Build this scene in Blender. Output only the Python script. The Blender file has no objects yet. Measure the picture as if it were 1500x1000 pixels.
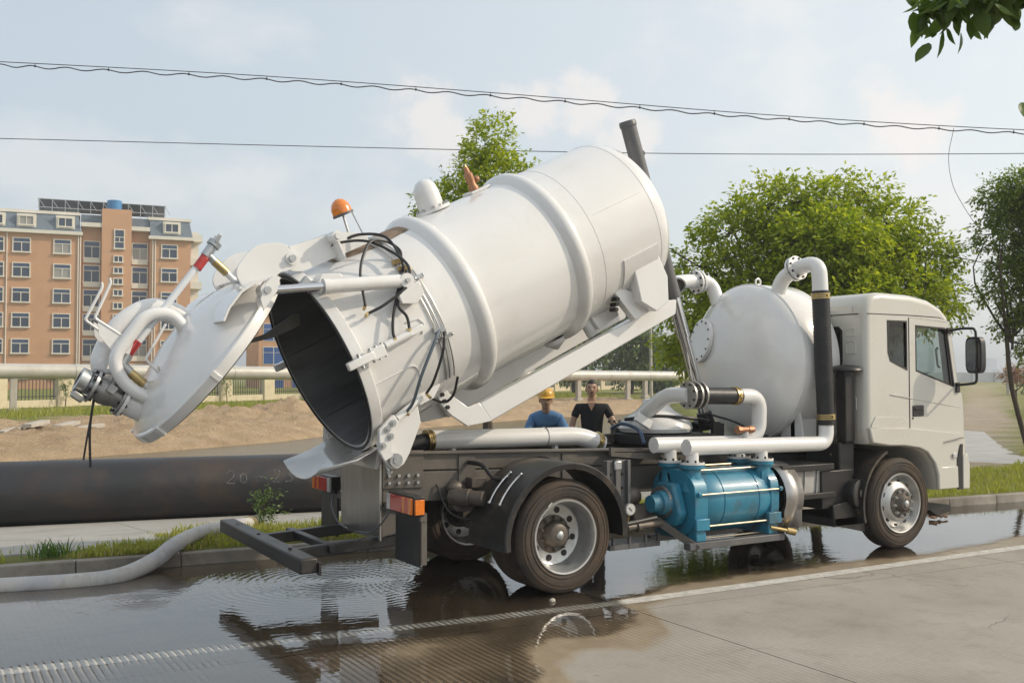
import bpy, bmesh, math, random
from math import sin, cos, pi, radians as rad
from mathutils import Vector, Matrix, noise
from mathutils.geometry import tessellate_polygon
random.seed(11)
sc = bpy.context.scene
COL = sc.collection
V = Vector

# ------------------------------------------------------------------ camera
cam_d = bpy.data.cameras.new('camera')
cam = bpy.data.objects.new('camera', cam_d)
COL.objects.link(cam)
cam.location = (-5.15, -8.84, 2.0)
_yaw, _pit = rad(59.1), math.atan(48 / 1470)
_fwd = V((cos(_yaw) * cos(_pit), sin(_yaw) * cos(_pit), sin(_pit)))
cam.rotation_euler = _fwd.to_track_quat('-Z', 'Y').to_euler()
cam_d.sensor_width = 36.0
cam_d.lens = 36.0 * 1470 / 1500
cam_d.clip_start = 0.1
cam_d.clip_end = 6000
sc.camera = cam

# ------------------------------------------------------------------ sky, sun, exposure
SUN_TO = V((0.684, -0.437, 0.55)).normalized()
SUN_EL = math.asin(SUN_TO.z)
SUN_AZ = math.atan2(SUN_TO.x, SUN_TO.y)
CUMULI = [(.4050,.8720,.2750,.022),(.4250,.8720,.2480,.030),(.4450,.8660,.2280,.034),(.4917,.8280,.2694,.024),(.5150,.8170,.2600,.028),(.5480,.7910,.2720,.027),(.5600,.7880,.2560,.032),(.5900,.7750,.2300,.036),(.7553,.6067,.2479,.030),(.7750,.5900,.2270,.036),(-.30,.93,.21,.05),(-.34,.92,.19,.06),(.93,.28,.24,.06),(.35,-.90,.24,.06),(-.75,-.60,.26,.07)]
world = bpy.data.worlds.new('World')
sc.world = world
world.use_nodes = True
wt = world.node_tree
wt.nodes.clear()
w_out = wt.nodes.new('ShaderNodeOutputWorld')
w_bg = wt.nodes.new('ShaderNodeBackground')
w_bg.inputs['Strength'].default_value = 0.132
w_sky = wt.nodes.new('ShaderNodeTexSky')
w_sky.sky_type = 'NISHITA'
w_sky.sun_disc = False
w_sky.sun_elevation = SUN_EL
w_sky.sun_rotation = SUN_AZ
w_sky.air_density = 1.2
w_sky.dust_density = 3.0
w_sky.ozone_density = 1.2
w_tc = wt.nodes.new('ShaderNodeTexCoord')
# thin even haze veil over the whole dome
w_veil = wt.nodes.new('ShaderNodeMix'); w_veil.data_type = 'RGBA'
w_veil.inputs['Factor'].default_value = 0.72
# the haze is brighter and creamier on the sun's side of the sky
w_dot = wt.nodes.new('ShaderNodeVectorMath'); w_dot.operation = 'DOT_PRODUCT'
w_dot.inputs[1].default_value = (SUN_TO.x, SUN_TO.y, 0.0)
wt.links.new(w_tc.outputs['Generated'], w_dot.inputs[0])
w_mr = wt.nodes.new('ShaderNodeMapRange'); w_mr.interpolation_type = 'SMOOTHSTEP'
w_mr.inputs['From Min'].default_value = -0.55; w_mr.inputs['From Max'].default_value = 0.85
wt.links.new(w_dot.outputs['Value'], w_mr.inputs['Value'])
w_side = wt.nodes.new('ShaderNodeMix'); w_side.data_type = 'RGBA'
w_side.inputs[6].default_value = (4.75, 5.35, 5.8, 1); w_side.inputs[7].default_value = (7.9, 8.1, 7.9, 1)
wt.links.new(w_mr.outputs[0], w_side.inputs['Factor'])
wt.links.new(w_side.outputs[2], w_veil.inputs[7])
wt.links.new(w_sky.outputs[0], w_veil.inputs[6])
# soft cumulus: noise on the view direction, flattened
w_map = wt.nodes.new('ShaderNodeMapping'); w_map.inputs['Scale'].default_value = (1.0, 1.0, 1.7)
w_map.inputs['Location'].default_value = (0.31, 0.12, 0.0)
wt.links.new(w_tc.outputs['Generated'], w_map.inputs['Vector'])
w_n1 = wt.nodes.new('ShaderNodeTexNoise')
w_n1.inputs['Scale'].default_value = 3.4; w_n1.inputs['Detail'].default_value = 7; w_n1.inputs['Roughness'].default_value = 0.56
wt.links.new(w_map.outputs[0], w_n1.inputs['Vector'])
w_r = wt.nodes.new('ShaderNodeValToRGB')
w_r.color_ramp.elements[0].position = 0.52; w_r.color_ramp.elements[1].position = 0.63
w_r.color_ramp.elements[0].color = (0, 0, 0, 1); w_r.color_ramp.elements[1].color = (0.24, 0.24, 0.24, 1)
wt.links.new(w_n1.outputs[0], w_r.inputs[0])
w_cl = wt.nodes.new('ShaderNodeMix'); w_cl.data_type = 'RGBA'
w_cl.inputs[7].default_value = (8.3, 7.55, 7.0, 1)
wt.links.new(w_r.outputs[0], w_cl.inputs['Factor'])
wt.links.new(w_veil.outputs[2], w_cl.inputs[6])
# a few low cumulus heads standing behind the trees
w_nd = wt.nodes.new('ShaderNodeTexNoise'); w_nd.inputs['Scale'].default_value = 22; w_nd.inputs['Detail'].default_value = 6; w_nd.inputs['Roughness'].default_value = 0.6
wt.links.new(w_tc.outputs['Generated'], w_nd.inputs['Vector'])
w_acc = None
for (dx, dy, dz, rr) in CUMULI:
    w_d = wt.nodes.new('ShaderNodeVectorMath'); w_d.operation = 'DISTANCE'; w_d.inputs[1].default_value = (dx, dy, dz)
    wt.links.new(w_tc.outputs['Generated'], w_d.inputs[0])
    w_a = wt.nodes.new('ShaderNodeMath'); w_a.operation = 'MULTIPLY_ADD'; w_a.inputs[1].default_value = -0.085; wt.links.new(w_nd.outputs[0], w_a.inputs[0]); wt.links.new(w_d.outputs['Value'], w_a.inputs[2])
    w_m = wt.nodes.new('ShaderNodeMapRange'); w_m.interpolation_type = 'SMOOTHSTEP'; w_m.inputs['From Min'].default_value = rr - 0.036; w_m.inputs['From Max'].default_value = rr - 0.066; wt.links.new(w_a.outputs[0], w_m.inputs['Value'])
    if w_acc is None: w_acc = w_m.outputs[0]
    else:
        w_x = wt.nodes.new('ShaderNodeMath'); w_x.operation = 'MAXIMUM'; wt.links.new(w_acc, w_x.inputs[0]); wt.links.new(w_m.outputs[0], w_x.inputs[1]); w_acc = w_x.outputs[0]
w_k = wt.nodes.new('ShaderNodeMath'); w_k.operation = 'MULTIPLY'; w_k.inputs[1].default_value = 0.5; wt.links.new(w_acc, w_k.inputs[0])
w_c2 = wt.nodes.new('ShaderNodeMix'); w_c2.data_type = 'RGBA'; w_c2.inputs[7].default_value = (7.6, 6.85, 6.3, 1)
wt.links.new(w_k.outputs[0], w_c2.inputs['Factor']); wt.links.new(w_cl.outputs[2], w_c2.inputs[6])
wt.links.new(w_c2.outputs[2], w_bg.inputs['Color'])
wt.links.new(w_bg.outputs[0], w_out.inputs['Surface'])

sun_d = bpy.data.lights.new('sun', 'SUN')
sun_d.energy = 2.65
sun_d.angle = rad(1.0)
sun_d.color = (1.0, 0.87, 0.69)
sun = bpy.data.objects.new('sun', sun_d)
COL.objects.link(sun)
sun.rotation_euler = SUN_TO.to_track_quat('Z', 'Y').to_euler()
sun.location = SUN_TO * 60

vs = sc.view_settings
vs.view_transform = 'Standard'; vs.look = 'None'; vs.exposure = 0.13; vs.gamma = 1.0; vs.use_curve_mapping = False
sc.cycles.use_denoising = True
sc.cycles.max_bounces = 8
sc.cycles.transparent_max_bounces = 12
sc.cycles.sample_clamp_indirect = 6

# ------------------------------------------------------------------ helpers
class MB:
    """collects shapes for ONE mesh object"""
    def __init__(s): s.v = []; s.f = []
    def add(s, vs_, fs):
        o = len(s.v); s.v += [tuple(p) for p in vs_]; s.f += [tuple(i + o for i in f) for f in fs]; return s
    def hexa(s, p):
        return s.add(p, [(0,3,2,1),(4,5,6,7),(0,1,5,4),(1,2,6,5),(2,3,7,6),(3,0,4,7)])
    def box(s, c, d, m=None):
        x, y, z = d[0]/2, d[1]/2, d[2]/2
        p = [V(q) for q in ((-x,-y,-z),(x,-y,-z),(x,y,-z),(-x,y,-z),(-x,-y,z),(x,-y,z),(x,y,z),(-x,y,z))]
        if m is not None: p = [m @ q for q in p]
        return s.hexa([q + V(c) for q in p])
    def bar(s, a, b, w, h, up=(0,0,1)):
        a, b = V(a), V(b); d = (b-a).normalized(); u = V(up)
        r = d.cross(u).normalized(); u = r.cross(d).normalized()
        q = []
        for e in (a, b):
            q += [e - r*w/2 - u*h/2, e + r*w/2 - u*h/2, e + r*w/2 + u*h/2, e - r*w/2 + u*h/2]
        return s.add(q, [(0,1,2,3),(7,6,5,4),(0,4,5,1),(1,5,6,2),(2,6,7,3),(3,7,4,0)])
    def prism(s, poly, y0, y1, ax='y'):
        n = len(poly)
        def P(u, w, t): return (u, t, w) if ax == 'y' else ((t, u, w) if ax == 'x' else (u, w, t))
        vs_ = [P(u, w, y0) for u, w in poly] + [P(u, w, y1) for u, w in poly]
        tris = tessellate_polygon([[V((u, w, 0)) for u, w in poly]])
        fs = [tuple(t) for t in tris] + [tuple(i + n for i in reversed(t)) for t in tris]
        fs += [(i, i + n, (i+1) % n + n, (i+1) % n) for i in range(n)]
        return s.add(vs_, fs)
    def tube(s, pts, r, seg=10, caps=True, closed=False):
        pts = [V(p) for p in pts]; n = len(pts)
        rs = r if isinstance(r, (list, tuple)) else [r]*n
        tg = []
        for i in range(n):
            a = pts[i-1] if (i > 0 or closed) else pts[0]
            b = pts[(i+1) % n] if (i < n-1 or closed) else pts[-1]
            t = (b-a)
            tg.append(t.normalized() if t.length > 1e-9 else V((0,0,1)))
        u = tg[0].orthogonal().normalized(); vs_ = []; fs = []
        for i in range(n):
            u = (u - tg[i]*u.dot(tg[i]))
            u = u.normalized() if u.length > 1e-6 else tg[i].orthogonal().normalized()
            w = tg[i].cross(u)
            for k in range(seg):
                a = 2*pi*k/seg
                vs_.append(pts[i] + (u*cos(a) + w*sin(a))*rs[i])
        m = n if closed else n-1
        for i in range(m):
            for k in range(seg):
                j = (i+1) % n
                fs.append((i*seg+k, i*seg+(k+1) % seg, j*seg+(k+1) % seg, j*seg+k))
        if caps and not closed:
            fs.append(tuple(reversed(range(seg)))); fs.append(tuple(range((n-1)*seg, n*seg)))
        return s.add(vs_, fs)
    def cyl(s, a, b, r, r2=None, seg=20):
        return s.tube([a, b], [r, r if r2 is None else r2], seg)
    def lathe(s, prof, o=(0,0,0), ax=(1,0,0), seg=48, a0=0.0, a1=2*pi, up=None, cap=False):
        """prof: (along, radius)"""
        ax = V(ax).normalized(); o = V(o)
        u = V(up) if up else ax.orthogonal(); u = (u - ax*u.dot(ax)).normalized(); w = ax.cross(u)
        full = abs(a1-a0-2*pi) < 1e-6; m = seg if full else seg+1; n = len(prof); vs_ = []; fs = []
        for (t, r) in prof:
            for k in range(m):
                a = a0 + (a1-a0)*k/seg
                vs_.append(o + ax*t + (u*cos(a) + w*sin(a))*r)
        for i in range(n-1):
            for k in range(seg):
                k2 = (k+1) % m if full else k+1
                fs.append((i*m+k, i*m+k2, (i+1)*m+k2, (i+1)*m+k))
        if cap:
            fs.append(tuple(reversed(range(m)))); fs.append(tuple(range((n-1)*m, n*m)))
        return s.add(vs_, fs)
    def ball(s, c, r, seg=16, rings=10, m=None):
        r = r if isinstance(r, (tuple, list)) else (r, r, r); vs_ = []; fs = []
        for i in range(rings+1):
            t = pi*i/rings
            for k in range(seg):
                a = 2*pi*k/seg
                p = V((r[0]*sin(t)*cos(a), r[1]*sin(t)*sin(a), r[2]*cos(t)))
                if m is not None: p = m @ p
                vs_.append(p + V(c))
        for i in range(rings):
            for k in range(seg):
                fs.append((i*seg+k, (i+1)*seg+k, (i+1)*seg+(k+1) % seg, i*seg+(k+1) % seg))
        return s.add(vs_, fs)
    def torus(s, c, ax, R, r, seg=40, ms=8, a0=0, a1=2*pi, up=None):
        prof = [(r*sin(2*pi*i/ms), R + r*cos(2*pi*i/ms)) for i in range(ms+1)]
        return s.lathe(prof, c, ax, seg, a0, a1, up)
    def mesh(s, name):
        me = bpy.data.meshes.new(name); me.from_pydata(s.v, [], s.f); me.update()
        return me
    def build(s, name, mat, parent=None, smooth=True, ang=38, bevel=0.0, loc=None):
        me = s.mesh(name)
        bm = bmesh.new(); bm.from_mesh(me)
        bmesh.ops.recalc_face_normals(bm, faces=bm.faces); bm.to_mesh(me); bm.free()
        if smooth:
            me.shade_smooth(); me.set_sharp_from_angle(angle=rad(ang))
        me.materials.append(mat)
        o = bpy.data.objects.new(name, me); COL.objects.link(o)
        if parent: o.parent = parent
        if loc: o.location = loc
        if bevel > 0:
            b = o.modifiers.new('bevel', 'BEVEL'); b.width = bevel; b.segments = 2; b.limit_method = 'ANGLE'; b.angle_limit = rad(40)
        return o

def fillet(pts, rr, n=6):
    pts = [V(p) for p in pts]; out = [pts[0]]
    for i in range(1, len(pts)-1):
        a, b, c = pts[i-1], pts[i], pts[i+1]
        d1, d2 = (a-b), (c-b); l = min(rr, d1.length*0.49, d2.length*0.49)
        p, q = b + d1.normalized()*l, b + d2.normalized()*l
        for k in range(n+1):
            t = k/n; out.append(p*(1-t)**2 + b*2*t*(1-t) + q*t*t)
    out.append(pts[-1]); return out

def round_poly(poly, rr, n=4):
    m = len(poly); out = []
    for i in range(m):
        a, b, c = V((*poly[i-1], 0)), V((*poly[i], 0)), V((*poly[(i+1) % m], 0)); d1, d2 = a-b, c-b
        p, q = b + d1.normalized()*min(rr, d1.length*.45), b + d2.normalized()*min(rr, d2.length*.45)
        for k in range(n+1):
            t = k/n; w = p*(1-t)**2 + b*2*t*(1-t) + q*t*t; out.append((w.x, w.y))
    return out
def spline(pts, n=8):
    pts = [V(p) for p in pts]; out = []
    P = [pts[0]*2-pts[1]] + pts + [pts[-1]*2-pts[-2]]
    for i in range(1, len(P)-2):
        for k in range(n):
            t = k/n; a, b, c, d = P[i-1], P[i], P[i+1], P[i+2]
            out.append(0.5*((2*b)+(c-a)*t+(2*a-5*b+4*c-d)*t*t+(-a+3*b-3*c+d)*t**3))
    out.append(pts[-1]); return out

def tag(o, label=None, cat=None, group=None, kind=None):
    if label: o['label'] = label
    if cat: o['category'] = cat
    if group: o['group'] = group
    if kind: o['kind'] = kind
    return o
def empty(name, parent=None, loc=(0,0,0), rot=None):
    o = bpy.data.objects.new(name, None); COL.objects.link(o); o.location = loc
    o.empty_display_size = 0.2
    if rot: o.rotation_euler = rot
    if parent: o.parent = parent
    return o
def inst(o, parent=None, loc=None, rot=None, name=None, scale=None):
    c = o.copy(); COL.objects.link(c)
    if name: c.name = name
    c.parent = parent
    if loc is not None: c.location = loc
    if rot is not None: c.rotation_euler = rot
    if scale is not None: c.scale = scale
    return c
def copy_tree(o, parent=None, loc=None, rot=None):
    c = inst(o, parent, loc, rot)
    for ch in list(o.children): copy_tree(ch, c)
    return c

# ------------------------------------------------------------------ materials
def N(nt, t, **kw):
    n = nt.nodes.new(t)
    for k, v in kw.items():
        if k in n.inputs: n.inputs[k].default_value = v
        else: setattr(n, k, v)
    return n
def mixc(nt, fac, a, b, blend='MIX'):
    m = nt.nodes.new('ShaderNodeMix'); m.data_type = 'RGBA'; m.blend_type = blend
    for sock, val in ((m.inputs['Factor'], fac), (m.inputs[6], a), (m.inputs[7], b)):
        if hasattr(val, 'links') or hasattr(val, 'is_linked'): nt.links.new(val, sock)
        elif isinstance(val, (int, float)): sock.default_value = val if sock.type == 'VALUE' else (val, val, val, 1)
        else: sock.default_value = (*val, 1)
    return m.outputs[2]
def ramp(nt, src, p0, p1, c0=(0,0,0), c1=(1,1,1)):
    r = nt.nodes.new('ShaderNodeValToRGB'); e = r.color_ramp.elements
    e[0].position = p0; e[1].position = p1; e[0].color = (*c0, 1); e[1].color = (*c1, 1)
    nt.links.new(src, r.inputs[0]); return r.outputs[0]
def math_(nt, op, a, b=None):
    m = nt.nodes.new('ShaderNodeMath'); m.operation = op
    for i, v in enumerate((a, b)):
        if v is None: continue
        if isinstance(v, (int, float)): m.inputs[i].default_value = v
        else: nt.links.new(v, m.inputs[i])
    return m.outputs[0]
def newmat(name):
    m = bpy.data.materials.new(name); m.use_nodes = True
    nt = m.node_tree; b = nt.nodes['Principled BSDF']; return m, nt, b
def noise_tex(nt, scale, detail=5, rough=0.6, vec=None, dist=0.0):
    n = nt.nodes.new('ShaderNodeTexNoise')
    n.inputs['Scale'].default_value = scale; n.inputs['Detail'].default_value = detail
    n.inputs['Roughness'].default_value = rough; n.inputs['Distortion'].default_value = dist
    if vec is not None: nt.links.new(vec, n.inputs['Vector'])
    return n.outputs[0]
def coords(nt, kind='Object', scale=None):
    t = nt.nodes.new('ShaderNodeTexCoord'); o = t.outputs[kind]
    if scale:
        m = nt.nodes.new('ShaderNodeMapping'); m.inputs['Scale'].default_value = scale
        nt.links.new(o, m.inputs['Vector']); o = m.outputs[0]
    return o
def bump(nt, b, h, strength=0.2, dist=0.02):
    n = nt.nodes.new('ShaderNodeBump'); n.inputs['Strength'].default_value = strength; n.inputs['Distance'].default_value = dist
    nt.links.new(h, n.inputs['Height']); nt.links.new(n.outputs[0], b.inputs['Normal']); return n
def surf(name, col, rough=0.5, metal=0.0, var=0.12, scale=3.0, dirt=None, dirt_amt=0.5, dirt_scale=2.0, bmp=0.0, bscale=40, coat=0.0, stretch=None, rvar=0.12, dirt_pos=(0.5, 0.72)):
    """general painted or bare surface with grain, wear and dirt"""
    m, nt, b = newmat(name)
    vec = coords(nt, 'Object', stretch)
    n1 = noise_tex(nt, scale, 6, 0.62, vec)
    lo = tuple(c*(1-var) for c in col); hi = tuple(min(1, c*(1+var)) for c in col)
    c = mixc(nt, ramp(nt, n1, 0.3, 0.7), lo, hi)
    if dirt:
        n2 = noise_tex(nt, dirt_scale, 8, 0.68, vec, 0.6)
        f = math_(nt, 'MULTIPLY', ramp(nt, n2, *dirt_pos), dirt_amt)
        c = mixc(nt, f, c, dirt)
        rr = math_(nt, 'ADD', math_(nt, 'MULTIPLY', f, 0.35), rough)
    else:
        rr = math_(nt, 'ADD', math_(nt, 'MULTIPLY', n1, rvar), rough - rvar*0.5)
    nt.links.new(c, b.inputs['Base Color']); nt.links.new(rr, b.inputs['Roughness'])
    b.inputs['Metallic'].default_value = metal
    b.inputs['Coat Weight'].default_value = coat; b.inputs['Coat Roughness'].default_value = 0.07
    if bmp > 0: bump(nt, b, noise_tex(nt, bscale, 5, 0.6, vec), bmp, 0.01)
    return m

WHITE = surf('white_paint', (0.745, 0.737, 0.72), 0.22, var=0.025, scale=1.2, dirt=(0.50, 0.43, 0.33), dirt_amt=0.20, dirt_scale=1.6, coat=0.6, bmp=0.012, bscale=3)
CABW = surf('cab_paint', (0.575, 0.557, 0.502), 0.24, var=0.02, scale=1.0, dirt=(0.45, 0.38, 0.28), dirt_amt=0.22, dirt_scale=1.4, coat=0.5, bmp=0.008, bscale=3)
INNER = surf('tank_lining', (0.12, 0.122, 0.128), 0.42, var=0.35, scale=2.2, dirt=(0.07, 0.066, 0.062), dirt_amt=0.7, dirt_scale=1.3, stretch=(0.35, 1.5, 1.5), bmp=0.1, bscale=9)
CHASSIS = surf('chassis_paint', (0.105, 0.094, 0.081), 0.42, var=0.2, scale=4, dirt=(0.20, 0.165, 0.125), dirt_amt=0.6, dirt_scale=1.8, bmp=0.05, bscale=25)
BLACK = surf('black_plastic', (0.018, 0.017, 0.017), 0.42, var=0.2, scale=5, dirt=(0.11, 0.085, 0.06), dirt_amt=0.30, dirt_scale=2.6, bmp=0.04, bscale=60)
GUARD = surf('mudguard_plastic', (0.022, 0.021, 0.021), 0.40, var=0.2, scale=4, dirt=(0.19, 0.135, 0.085), dirt_amt=0.55, dirt_scale=1.6, bmp=0.05, bscale=30)
RUBBER = surf('tyre_rubber', (0.030, 0.026, 0.023), 0.72, var=0.2, scale=6, dirt=(0.13, 0.085, 0.052), dirt_amt=0.75, dirt_scale=3.0, bmp=0.08, bscale=60, dirt_pos=(0.35, 0.7))
HOSE = surf('black_hose', (0.016, 0.016, 0.018), 0.45, var=0.2, scale=8, dirt=(0.09, 0.08, 0.07), dirt_amt=0.3, dirt_scale=6)
RIM = surf('rim_steel', (0.52, 0.52, 0.51), 0.36, metal=0.75, var=0.1, scale=6, dirt=(0.20, 0.15, 0.10), dirt_amt=0.4, dirt_scale=5)
HUB = surf('hub_iron', (0.12, 0.105, 0.09), 0.5, metal=0.4, var=0.25, scale=9, dirt=(0.20, 0.14, 0.09), dirt_amt=0.7, dirt_scale=8, bmp=0.1, bscale=60)
CHROME = surf('chrome', (0.62, 0.62, 0.63), 0.10, metal=1.0, var=0.04, scale=5, rvar=0.06)
STAINLESS = surf('stainless', (0.50, 0.48, 0.46), 0.30, metal=1.0, var=0.10, scale=2.5, dirt=(0.24, 0.20, 0.16), dirt_amt=0.35, stretch=(6, 6, 0.6), rvar=0.2)
ZINC = surf('zinc_steel', (0.46, 0.47, 0.47), 0.38, metal=0.85, var=0.15, scale=14)
BRASS = surf('brass', (0.55, 0.42, 0.20), 0.34, metal=0.95, var=0.15, scale=9, dirt=(0.22, 0.14, 0.06), dirt_amt=0.4)
BRONZE = surf('bronze', (0.40, 0.20, 0.11), 0.5, metal=0.5, var=0.15, scale=12)
CASTAL = surf('cast_aluminium', (0.36, 0.355, 0.34), 0.42, metal=0.8, var=0.15, scale=9, dirt=(0.16, 0.13, 0.10), dirt_amt=0.6, dirt_scale=9, bmp=0.1, bscale=60)
BLUE = surf('pump_blue', (0.024, 0.19, 0.295), 0.40, var=0.16, scale=4, dirt=(0.07, 0.085, 0.085), dirt_amt=0.75, dirt_scale=2.6, coat=0.25, bmp=0.05, bscale=40, dirt_pos=(0.52, 0.66))
BOLT = surf('dark_bolt', (0.035, 0.033, 0.032), 0.45, metal=0.5, var=0.2, scale=20)
RED = surf('red_tape', (0.45, 0.045, 0.04), 0.4, var=0.2, scale=12, dirt=(0.7, 0.6, 0.58), dirt_amt=0.6, dirt_scale=22, dirt_pos=(0.58, 0.62))
OLIVE = surf('olive_plate', (0.075, 0.07, 0.055), 0.55, var=0.25, scale=5)
BROWNPAD = surf('brown_rust_pad', (0.27, 0.19, 0.125), 0.75, var=0.3, scale=9, dirt=(0.10, 0.06, 0.035), dirt_amt=0.8, dirt_scale=5, bmp=0.25, bscale=30)
INTERIOR = surf('cab_trim', (0.045, 0.045, 0.048), 0.65, var=0.2, scale=6)
GREYPAD = surf('grey_plate', (0.11, 0.11, 0.115), 0.42, var=0.15, scale=5, dirt=(0.18, 0.15, 0.11), dirt_amt=0.4)
CLEARTUBE = surf('sight_tube', (0.72, 0.74, 0.75), 0.12, var=0.05, scale=5, coat=0.6)

def lens_mat(name, col, em=0.0):
    m, nt, b = newmat(name)
    vec = coords(nt, 'Object', (60, 60, 60))
    w = nt.nodes.new('ShaderNodeTexChecker'); w.inputs['Scale'].default_value = 1.0
    nt.links.new(vec, w.inputs['Vector'])
    n = noise_tex(nt, 8, 3)
    nt.links.new(mixc(nt, ramp(nt, n, 0.35, 0.65), tuple(c*0.75 for c in col), col), b.inputs['Base Color'])
    b.inputs['Roughness'].default_value = 0.18
    b.inputs['Coat Weight'].default_value = 0.8
    b.inputs['Subsurface Weight'].default_value = 0.25
    b.inputs['Subsurface Radius'].default_value = (0.02, 0.008, 0.004)
    bump(nt, b, w.outputs[1], 0.15, 0.003)
    return m
LENS_RED = lens_mat('red_lens', (0.55, 0.03, 0.02))
LENS_AMB = lens_mat('amber_lens', (0.85, 0.22, 0.015))
LENS_WHT = lens_mat('clear_lens', (0.62, 0.62, 0.62))

def glass(name, tint=(0.75, 0.8, 0.78), refl=1.0):
    m, nt, b = newmat(name)
    nt.nodes.remove(b)
    out = nt.nodes['Material Output']
    tr = N(nt, 'ShaderNodeBsdfTransparent'); tr.inputs[0].default_value = (*tint, 1)
    gl = N(nt, 'ShaderNodeBsdfGlossy'); gl.inputs['Roughness'].default_value = 0.02
    fr = N(nt, 'ShaderNodeFresnel'); bf = N(nt, 'ShaderNodeNewGeometry').outputs['Backfacing']
    nt.links.new(math_(nt, 'SUBTRACT', 1.5, math_(nt, 'MULTIPLY', bf, 0.8333)), fr.inputs['IOR'])
    dust = noise_tex(nt, 5, 5)
    df = N(nt, 'ShaderNodeBsdfDiffuse'); df.inputs[0].default_value = (0.4, 0.38, 0.34, 1)
    m1 = N(nt, 'ShaderNodeMixShader'); m2 = N(nt, 'ShaderNodeMixShader')
    nt.links.new(math_(nt, 'MULTIPLY', fr.outputs[0], refl), m1.inputs[0])
    nt.links.new(tr.outputs[0], m1.inputs[1]); nt.links.new(gl.outputs[0], m1.inputs[2])
    nt.links.new(math_(nt, 'MULTIPLY', ramp(nt, dust, 0.45, 0.8), 0.10), m2.inputs[0])
    nt.links.new(m1.outputs[0], m2.inputs[1]); nt.links.new(df.outputs[0], m2.inputs[2])
    nt.links.new(m2.outputs[0], out.inputs[0])
    return m
GLASS = glass('window_glass')
GLASS_DK = glass('tinted_glass', (0.30, 0.31, 0.29))
MIRROR = surf('mirror_glass', (0.8, 0.8, 0.8), 0.04, metal=1.0, var=0.02)
# ================================================================== SETTING
def lerp_tab(tab, x):
    if x <= tab[0][0]: return tab[0][1]
    for (a, b), (c, d) in zip(tab, tab[1:]):
        if x <= c: return b + (d-b)*(x-a)/(c-a)
    return tab[-1][1]
def sstep(a, b, x):
    t = max(0.0, min(1.0, (x-a)/(b-a))); return t*t*(3-2*t)
def nz(x, y, s, seed=0.0): return noise.noise(V((x*s, y*s, seed)))
def fbm(x, y, s, seed=0.0, o=4): return noise.fractal(V((x*s, y*s, seed)), 1.0, 2.0, o)
def kerb_y(x): return 1.66 - 0.105*x if x < 60 else 1.66 - 6.3 - 0.02*(x-60)

# --- wet area of the road: near edge of the standing water, measured on the ground
WET_EDGE = [(-40,-6.2),(-12,-5.2),(-4,-4.6),(-2.67,-3.9),(-1.8,-3.75),(-1.43,-3.35),(-1.35,-3.0),(-1.0,-2.72),(-0.57,-2.9),(-0.13,-2.75),(0.12,-2.3),(0.26,-1.90),(0.95,-1.66),(2.02,-1.66),(3.0,-1.72),(3.94,-1.74),(4.97,-1.74),(6.22,-1.6),(9,-1.45),(16,-1.6),(40,-2.5)]
def wetness(x, y):
    e = lerp_tab(WET_EDGE, x) + 0.10*fbm(x, y, 1.7, 3.0) + 0.05*fbm(x, y, 6.0, 5.0)
    return (y - e)          # metres inside the wet zone
def film_depth(x, y):
    w = wetness(x, y)
    d = sstep(-0.02, 0.55, w)
    # only a thin film lies over the grooved lane on the near side of the edge line
    line = -1.62 - 0.05*x if x < 0 else -1.66
    thin = sstep(0.45, -0.5, y - line)
    d *= 1 - 0.52*thin*(0.8 + 0.5*fbm(x, y, 0.8, 9.0))
    # the raised paint of the edge line stands almost clear of the film
    ly = lerp_tab(LINE_TAB, x); d *= 1 - 0.50*math.exp(-((y-ly)/0.12)**2)
    d *= 0.86 + 0.3*fbm(x, y, 0.45, 1.0)
    return max(0.0, min(1.0, d))

def attr_mesh(name, verts, faces, attrs=None, cols=None):
    me = bpy.data.meshes.new(name); me.from_pydata(verts, [], faces); me.update()
    for k, vals in (attrs or {}).items():
        a = me.attributes.new(k, 'FLOAT', 'POINT'); a.data.foreach_set('value', vals)
    if cols:
        a = me.attributes.new('tint', 'FLOAT_COLOR', 'POINT')
        a.data.foreach_set('color', [c for q in cols for c in (*q, 1.0)])
    return me
def link(name, me, mat, parent=None, smooth=True):
    if smooth: me.shade_smooth()
    me.materials.append(mat)
    o = bpy.data.objects.new(name, me); COL.objects.link(o); o.parent = parent
    return o

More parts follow.
